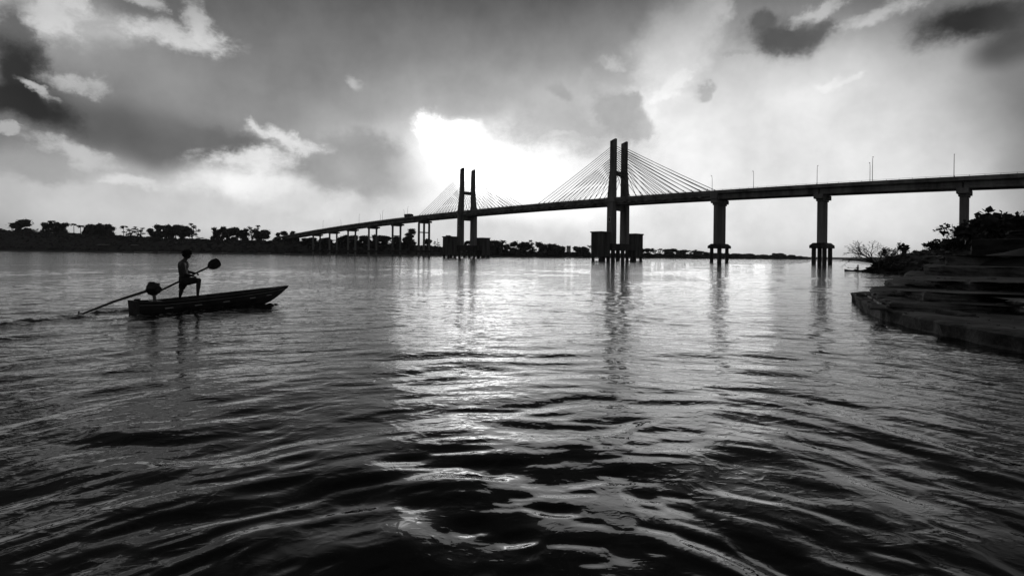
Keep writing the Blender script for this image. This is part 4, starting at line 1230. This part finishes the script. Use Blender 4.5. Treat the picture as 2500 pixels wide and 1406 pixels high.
def merged(name, bodies, mat, parent, voxel=0.007, iters=3):
    """join skinned pieces into one continuous mesh by voxel remesh"""
    vs, fs = [], []
    for o in bodies:
        b = len(vs); vs += [tuple(v.co) for v in o.data.vertices]; fs += [tuple(i + b for i in p.vertices) for p in o.data.polygons]
        bpy.data.objects.remove(o)
    me = bpy.data.meshes.new(name); me.from_pydata(vs, [], fs)
    o = bpy.data.objects.new(name, me); col.objects.link(o)
    md = o.modifiers.new('r', 'REMESH'); md.mode = 'VOXEL'; md.voxel_size = voxel; md.use_smooth_shade = True
    sm = o.modifiers.new('s', 'SMOOTH'); sm.iterations = iters; sm.factor = .5
    dg = bpy.context.evaluated_depsgraph_get(); nm = bpy.data.meshes.new_from_object(o.evaluated_get(dg)); o.modifiers.clear(); o.data = nm
    nm.materials.clear(); nm.materials.append(mat); nm.polygons.foreach_set('use_smooth', [True] * len(nm.polygons)); o.parent = parent
    return o


# --- boat frame: t along the hull from the stern, s across, z up
BROTZ = math.atan2(BDIR.y, BDIR.x)
boat = empty('longtail_boat', (STERN.x, STERN.y, 0), BROTZ, cat='boat', label='narrow dark wooden motor canoe with raised bow under way on the left')
LB = 4.80


def sheer(t): return .295 + .275 * (t / LB) ** 1.6 + .03 * max(0, 1 - t / .6)
def keel(t): return -.14 + .15 * max(0, (t - 1.4) / (LB - 1.4)) ** 1.3 + (.50 * max(0, (t - 3.7) / (LB - 3.7)) ** 1.7)
def beam(t): return max(.05, .42 * (1 - .30 * max(0, 1 - t / 1.4) ** 1.5) * (1 - max(0, (t - 2.3) / (LB - 2.3)) ** 2.3))


m = MB(); ts = list(np.linspace(0, LB, 34)); ring = 13
for t in ts:
    b_, zt, zk = beam(t), sheer(t), min(keel(t), sheer(t) - .04); hh = zt - zk
    outer = [(-b_, zt), (-b_ * .95, zk + hh * .55), (-b_ * .80, zk + hh * .22), (-b_ * .45, zk + .02), (0, zk), (b_ * .45, zk + .02), (b_ * .80, zk + hh * .22), (b_ * .95, zk + hh * .55), (b_, zt)]
    th = .022
    inner = [(b_ - th, zt - .002), (b_ * .74, zk + hh * .3 + th), (-b_ * .74, zk + hh * .3 + th), (-b_ + th, zt - .002)]
    for s_, z in outer + inner: m.v.append((t, s_, z))
for i in range(len(ts) - 1):
    for k in range(ring): m.f.append((i * ring + k, i * ring + (k + 1) % ring, (i + 1) * ring + (k + 1) % ring, (i + 1) * ring + k))
m.f.append(tuple(reversed(range(ring)))); m.f.append(tuple((len(ts) - 1) * ring + k for k in range(ring)))
m.build('hull', M['hull'], boat)
m = MB(); m.hexa([(-.03, -beam(0), -.02), (.02, -beam(0), -.02), (.02, beam(0), -.02), (-.03, beam(0), -.02), (-.06, -beam(0) - .02, .37), (.02, -beam(0) - .02, .37), (.02, beam(0) + .02, .37), (-.06, beam(0) + .02, .37)])
m.build('transom', M['wood'], boat, bevel=.01)
for sg in (-1, 1):
    m = MB(); m.tube([(t, sg * (beam(t) + .008), sheer(t) + .012) for t in ts], .024, 6); m.build('gunwale', M['wood'], boat)
    m = MB(); m.tube([(t, sg * (beam(t) * .992 + .008), sheer(t) - .075) for t in ts[:-1]], .009, 5); m.build('rub_strip', M['hull_light'], boat)
    for t in (.75, 1.55, 2.4, 3.3, 3.95):
        m = MB(); p = [(t - .10, sheer(t) - .20), (t + .12, sheer(t) - .185), (t + .08, sheer(t) - .165), (t - .12, sheer(t) - .178)]
        vs = []
        for q in (.000, .008):
            for x, z in p:
                bb = beam(x) * (.962 + .0) + .012 + q; vs.append((x, sg * bb, z))
        m.hexa(vs); m.build('paint_patch', M['white_paint'], boat)
for t in (.45, 1.35, 2.4, 3.3, 4.05):
    m = MB(); b_ = beam(t) - .02; m.box(t - .10, t + .10, -b_, b_, sheer(t) - .09, sheer(t) - .06); m.build('thwart', M['wood'], boat)
m = MB()
for k in range(5): m.box(1.2, 2.9, -.24 + k * .1, -.15 + k * .1, .10, .118)
for k in range(5):
    m2 = MB(); m2.box(1.0, 3.0, -.24 + k * .1, -.15 + k * .1, .02, .04); m2.build('floor_board', M['wood'], boat)
m = MB(); m.hexa([(4.2, -beam(4.2) + .01, sheer(4.2) - .01), (LB - .02, -.03, sheer(LB) - .01), (LB - .02, .03, sheer(LB) - .01), (4.2, beam(4.2) - .01, sheer(4.2) - .01),
                  (4.2, -beam(4.2) + .01, sheer(4.2) + .02), (LB + .04, -.03, sheer(LB) + .03), (LB + .04, .03, sheer(LB) + .03), (4.2, beam(4.2) - .01, sheer(4.2) + .02)])
m.build('bow_deck', M['wood'], boat)

binv = Matrix.Translation((STERN.x, STERN.y, 0)) @ Matrix.Rotation(BROTZ, 4, 'Z'); binv.invert()
# long-tail engine on the stern
def loc(px, py, Y): return binv @ at(px, py, Y)


ec = loc(375, 707, 15.25)
m = MB(); m.ball(ec + Vector((0, 0, .02)), (.20, .17, .19), 3, .35, 12, 9); m.build('engine_block', M['engine'], boat, smooth=True)
m = MB(); m.tube([ec + Vector((-.05, .02, .1)), ec + Vector((-.07, .02, .18)), ec + Vector((-.12, .02, .20))], [.10, .09, .05], 10); m.tube([ec + Vector((.05, -.1, .02)), ec + Vector((.05, -.2, .02))], [.10, .09], 14)
m.build('engine_shroud', M['engine'], boat)
m = MB(); m.tube([ec + Vector((.10, .08, .06)), ec + Vector((.2, .12, .06)), ec + Vector((.22, .12, .0))], [.03, .03, .028], 8); m.build('exhaust', M['steel'], boat)
m = MB(); m.tube([(ec.x, 0, sheer(.3) - .02), ec + Vector((0, 0, -.06))], [.05, .04], 8); m.box(ec.x - .12, ec.x + .12, -.18, .18, sheer(.3) - .03, sheer(.3) + .02); m.build('engine_mount', M['steel'], boat)
pe = loc(196, 768, 14.35)
m = MB(); a = ec + Vector((-.14, 0, -.02)); m.tube([a, a.lerp(pe, .5) + Vector((0, 0, .035)), pe], [.042, .034, .026], 8); sh = m.build('drive_shaft', M['steel'], boat)
m = MB(); dsh = (pe - a).normalized(); u1 = dsh.orthogonal().normalized(); u2 = dsh.cross(u1)
m.tube([pe, pe + dsh * .08], [.03, .02], 8)
for sg in (-1, 1): m.add([pe + u1 * .02 * sg, pe + u1 * .12 * sg + u2 * .04 + dsh * .02, pe + u1 * .14 * sg - u2 * .03 - dsh * .02, pe + u1 * .02 * sg + dsh * .05], [(0, 1, 2, 3)])
m.build('propeller', M['steel'], sh)
p = loc(335, 727, 15.0)
m = MB(); m.ball((p.x, p.y, sheer(.1) + .05), (.09, .06, .04), 8, .5, 8, 6); m.build('rope_coil', M['wood'], boat)

# --- rower: local x = heading, z = up; profile read in photo pixels
PD = 16.05; PXM = PD / F_PX
hip = at(449, 686, PD)
HEAD = math.radians(38)
man = empty('person', (hip.x, hip.y, 0), HEAD, cat='person', label='person in shorts standing in the motor canoe, one knee raised, holding a slanting paddle')
sx = 1.0 / (math.cos(HEAD - math.atan2(-ray_of(449, 686)[0] * -1, 1) * 0) * .995)
VX = Vector((1, -ray_of(455, 660)[0], 0)).normalized()      # screen right on the water plane
fx = VX.dot(Vector((math.cos(HEAD), math.sin(HEAD), 0)))


def P(px, py, y=0.0):            # body point: photo pixel of the profile + sideways offset
    z = CAM_H + (yh(450) + .1 - py) * PXM
    side = VX.dot(Vector((-math.sin(HEAD), math.cos(HEAD), 0)))
    return Vector((((px - 449) * PXM * 1.0 - y * side) / fx, y, z))


J = []; B = []
def j(p, r_, par=None):
    J.append((tuple(p), r_)); 
    if par is not None: B.append((par, len(J) - 1))
    return len(J) - 1


pel = j(P(449, 684), (.150, .135))
wst = j(P(448, 672), (.140, .118), pel); rib = j(P(447, 659), (.165, .135), wst); chs = j(P(447.5, 648), (.175, .138), rib); nk0 = j(P(449, 639), (.09, .09), chs); nk = j(P(451, 634), (.055, .06), nk0); hd0 = j(P(453, 629), (.06, .068), nk)
parts = []
for sg, hipx, kn, ft in ((1, (449, 688), (444.5, 705), (441, 726)), (-1, (451, 687), (480, 684), (477.5, 722))):
    h_ = j(P(hipx[0], hipx[1], sg * .10), .115, pel)
    mid = P(hipx[0], hipx[1], sg * .10).lerp(P(kn[0], kn[1], sg * .13), .5)
    a1 = j(mid, .098, h_); k_ = j(P(kn[0], kn[1], sg * .13), .068, a1)
    kp, fp = P(kn[0], kn[1], sg * .13), P(ft[0], ft[1], sg * .14)
    c1 = j(kp.lerp(fp, .35), .064, k_); an = j(kp.lerp(fp, .92), .040, c1)
    hl = j(fp + Vector((.02, 0, -.03)), .035, an); bl = j(fp + Vector((.15, 0, -.045)), (.042, .028), hl); j(fp + Vector((.22, 0, -.05)), (.035, .02), bl)
HANDS = []
ARMS = ((-1, (446.5, 645), (451, 667), (468, 674)), (1, (449, 645), (456, 664), (473, 668)))
for sg, shp, elb, hnd in ARMS:
    s_ = j(P(*shp, sg * .20), .066, chs); e_ = j(P(*elb, sg * .27), .050, s_); hw = P(*hnd, sg * .10)
    w_ = j(hw, .032, e_); HANDS.append((sg, hw, (hw - P(*elb, sg * .27)).normalized()))
body = skin_body('body_a', J, B, M['skin'], None)
bits = [body]
for sg, hw, d in HANDS:          # palm, four curled fingers and a thumb closing on the shaft
    up = Vector((0, 0, 1)); sd = d.cross(up).normalized(); nrm = sd.cross(d).normalized()
    JJ = [(tuple(hw - d * .02), .027), (tuple(hw + d * .035), (.040, .018)), (tuple(hw + d * .075), (.040, .016))]; BB = [(0, 1), (1, 2)]
    bits.append(skin_body('palm', JJ, BB, M['skin'], None))
    for k, fl in enumerate((.036, .042, .040, .031)):
        q = hw + d * .075 + sd * (-.030 + .020 * k); JJ = [(tuple(q - d * .02), .0095), (tuple(q + d * fl * .5 - nrm * .008), .0095), (tuple(q + d * fl * .6 - nrm * .036), .009), (tuple(q + d * fl * .05 - nrm * .052), .008)]
        bits.append(skin_body('finger', JJ, [(0, 1), (1, 2), (2, 3)], M['skin'], None, levels=1))
    q = hw + d * .02 - sd * .035; bits.append(skin_body('thumb', [(tuple(q + sd * .012), .012), (tuple(q - sd * .018 + d * .022 - nrm * .014), .011), (tuple(q - sd * .012 + d * .045 - nrm * .038), .009)], [(0, 1), (1, 2)], M['skin'], None, levels=1))
# head with brow, nose, lips, chin and ears
hc = P(455.5, 622.5); HR = .098
m = MB(); n_, m_ = 28, 22
for jx in range(m_ + 1):
    ph = PI * jx / m_
    for k in range(n_):
        t = 2 * PI * k / n_; d = Vector((math.sin(ph) * math.cos(t), math.sin(ph) * math.sin(t), math.cos(ph)))
        x, y, z = d.x * HR, d.y * HR * .80, d.z * HR * 1.22
        f = max(0, d.x)
        if z < 0: y *= 1 - .28 * (-d.z) ** 1.2; x *= (1 - .25 * max(0, -d.x) * -d.z) ; x += .018 * f * -d.z
        g = lambda yy, zz, sy, sz: math.exp(-((y - yy) / sy) ** 2 - ((z - zz) / sz) ** 2) * (1 if d.x > .2 else 0)
        x += .024 * g(0, -.022, .014, .020) + .010 * g(0, .028, .05, .012) - .010 * g(.032, .006, .014, .012) - .010 * g(-.032, .006, .014, .012) + .010 * g(0, -.060, .022, .010) - .004 * g(0, -.066, .02, .004) + .012 * g(0, -.098, .02, .016)
        m.v.append((hc.x + x, hc.y + y, hc.z + z))
for jx in range(m_):
    for k in range(n_):
        k2 = (k + 1) % n_; m.f.append((jx * n_ + k, (jx + 1) * n_ + k, (jx + 1) * n_ + k2, jx * n_ + k2))
for sg in (-1, 1): m.ball(hc + Vector((-.008, sg * .080, -.005)), (.016, .010, .030), 1, .2, 8, 6)
bits.append(m.build('head', M['skin'], None))
body = merged('body', bits, M['skin'], man)
m = MB(); r = random.Random(2)                       # bushy hair
m.ball(hc + Vector((-.022, 0, .042)), (.118, .106, .108), 4, .5, 16, 12)
m.ball(hc + Vector((-.060, 0, .00)), (.070, .085, .085), 7, .5, 12, 9)
m.ball(hc + Vector((.015, 0, .085)), (.10, .09, .085), 9, .6, 12, 9)
for i in range(260):
    d = Vector((r.gauss(-.25, 1), r.gauss(0, 1), abs(r.gauss(.3, 1)))).normalized(); q = hc + Vector((-.022, 0, .042)) + Vector((d.x * .112, d.y * .098, d.z * .105))
    m.tube([q, q + d * r.uniform(.012, .035) + Vector((r.gauss(0, .01), r.gauss(0, .01), 0))], [.006, .002], 3)
m.build('hair', M['hair'], man)
sj = [(P(449, 678), (.158, .142)), (P(449.5, 685), (.165, .150))]; sb_ = [(0, 1)]
for sg, hx, kn, fr in ((1, (449, 688), (444.5, 705), .75), (-1, (451, 687), (480, 684), .72)):
    a_, b2 = P(hx[0], hx[1], sg * .10), P(kn[0], kn[1], sg * .13)
    sj.append((a_, .132)); sb_.append((1, len(sj) - 1)); sj.append((a_.lerp(b2, .4), .118)); sb_.append((len(sj) - 2, len(sj) - 1)); sj.append((a_.lerp(b2, fr), .102)); sb_.append((len(sj) - 2, len(sj) - 1))
skin_body('shorts', [(tuple(a_), b2) for a_, b2 in sj], sb_, M['shorts'], man, voxel=.012, iters=5)

# --- paddle held across the knee
pa, pb = P(386, 717, -.02), P(499, 653, -.02)
W = lambda v: Matrix.Translation((hip.x, hip.y, 0)) @ Matrix.Rotation(HEAD, 4, 'Z') @ v
pa, pb = W(pa), W(pb)
pd_ = empty('paddle', pb, label='long wooden paddle held slanting with its broad blade raised in front', cat='paddle')
pa2 = pa - pb; dn = pa2.normalized(); wv = Vector((0, 0, 1)).cross(dn); wv = dn.cross(wv.normalized())
if wv.z < 0: wv = -wv
nn = dn.cross(wv)
m = MB(); m.tube([pa2, pa2 * .5, (0, 0, 0), -dn * .10], [.030, .029, .028, .024], 8); m.build('shaft', M['wood'], pd_)
m = MB(); out = []
for q, hw_ in ((0, .035), (.04, .09), (.11, .145), (.20, .165), (.29, .16), (.36, .13), (.39, .05)):
    out.append((q, hw_))
vs = []
for q, hw_ in out:
    c = -dn * q; vs += [c - wv * hw_ - nn * .004, c - nn * .014, c + wv * hw_ - nn * .004, c + wv * hw_ + nn * .004, c + nn * .014, c - wv * hw_ + nn * .004]
m.v = [tuple(v) for v in vs]
for i in range(len(out) - 1):
    for k in range(6): m.f.append((i * 6 + k, i * 6 + (k + 1) % 6, (i + 1) * 6 + (k + 1) % 6, (i + 1) * 6 + k))
m.f += [tuple(range(6)), tuple(36 + k for k in range(6))]
m.build('blade', M['hull'], pd_)

# --- distant seated paddler by the spit
c0 = gp(2090, 662, 0)
cn = empty('canoe', (c0.x, c0.y, 0), .1, label='low slim canoe with a seated paddler just off the spit', cat='canoe')
m = MB(); n = 8
for q in np.linspace(-1, 1, 9):
    wv_ = .34 * (1 - abs(q) ** 2.2) + .02; z1 = .16 + .16 * abs(q) ** 3; l = 1.9
    m.v += [(q * l, -wv_, z1), (q * l, -wv_ * .6, -.08), (q * l, wv_ * .6, -.08), (q * l, wv_, z1), (q * l * .98, wv_ * .85, z1 - .01), (q * l * .96, wv_ * .5, .0), (q * l * .96, -wv_ * .5, .0), (q * l * .98, -wv_ * .85, z1 - .01)]
for i in range(8):
    for k in range(8): m.f.append((i * 8 + k, (i + 1) * 8 + k, (i + 1) * 8 + (k + 1) % 8, i * 8 + (k + 1) % 8))
m.f += [tuple(range(8)), tuple(64 + k for k in reversed(range(8)))]
m.build('hull', M['hull'], cn)
m = MB(); m.box(.15, .40, -.28, .28, .08, .11); m.build('thwart', M['wood'], cn)
s2 = empty('person', (c0.x + .28, c0.y + .03, .11), .1, cat='person', label='tiny seated person paddling the low canoe off the spit')
JJ = [((0, 0, .10), (.14, .11)), ((0, 0, .30), (.13, .10)), ((-.02, 0, .48), (.16, .11)), ((0, 0, .57), .06), ((.01, 0, .63), .055), ((.02, 0, .73), .10), ((.02, 0, .78), .07)]
BB = [(0, 1), (1, 2), (2, 3), (3, 4), (4, 5), (5, 6)]
for sg in (-1, 1):
    b = len(JJ); JJ += [((-.1, sg * .1, .09), .08), ((-.42, sg * .13, .16), .06), ((-.62, sg * .12, -.02), .04), ((-.72, sg * .12, -.03), .03)]; BB += [(0, b), (b, b + 1), (b + 1, b + 2), (b + 2, b + 3)]
    b = len(JJ); JJ += [((-.02, sg * .2, .47), .055), ((-.15, sg * .25, .28), .042), ((-.38, sg * .12 + .0, .34), .03), ((-.44, sg * .10, .34), .028)]; BB += [(2, b), (b, b + 1), (b + 1, b + 2), (b + 2, b + 3)]
skin_body('body', JJ, BB, M['skin'], s2, voxel=.015)
m = MB(); m.ball((.03, 0, .78), (.11, .10, .09), 3, .4, 10, 8); m.build('hair', M['hair'], s2)
pp = empty('paddle', (c0.x - .14, c0.y, .44), .1, label='tiny paddle stretched left in the hands of the distant paddler', cat='paddle')
m = MB(); m.tube([(.9, .05, -.04), (-.3, 0, .02), (-1.0, -.05, .07)], .022, 6); m.build('shaft', M['wood'], pp)
m = MB(); m.hexa([(-1.3, -.07, .0), (-.98, -.04, .03), (-.98, -.03, .05), (-1.3, -.055, .02), (-1.3, -.07, .16), (-.98, -.04, .12), (-.98, -.03, .12), (-1.3, -.055, .16)]); m.build('blade', M['wood'], pp)

# ================================================================== river haze
m = MB(); m.box(-2600, 3600, -60, 4000, -4, 62)
hz = m.build('haze', M['glass']); hz.data.materials.clear()
hm_ = bpy.data.materials.new('haze_air'); hm_.use_nodes = True; t = hm_.node_tree
t.nodes.remove(t.nodes['Principled BSDF'])
pv = t.nodes.new('ShaderNodeVolumePrincipled'); pv.inputs['Color'].default_value = (.9, .9, .9, 1); pv.inputs['Density'].default_value = 0.00006; pv.inputs['Anisotropy'].default_value = 0.4
t.links.new(pv.outputs[0], t.nodes['Material Output'].inputs['Volume'])
hz.data.materials.append(hm_); tag(hz, label='thin bright haze over the river', cat='haze', kind='stuff')
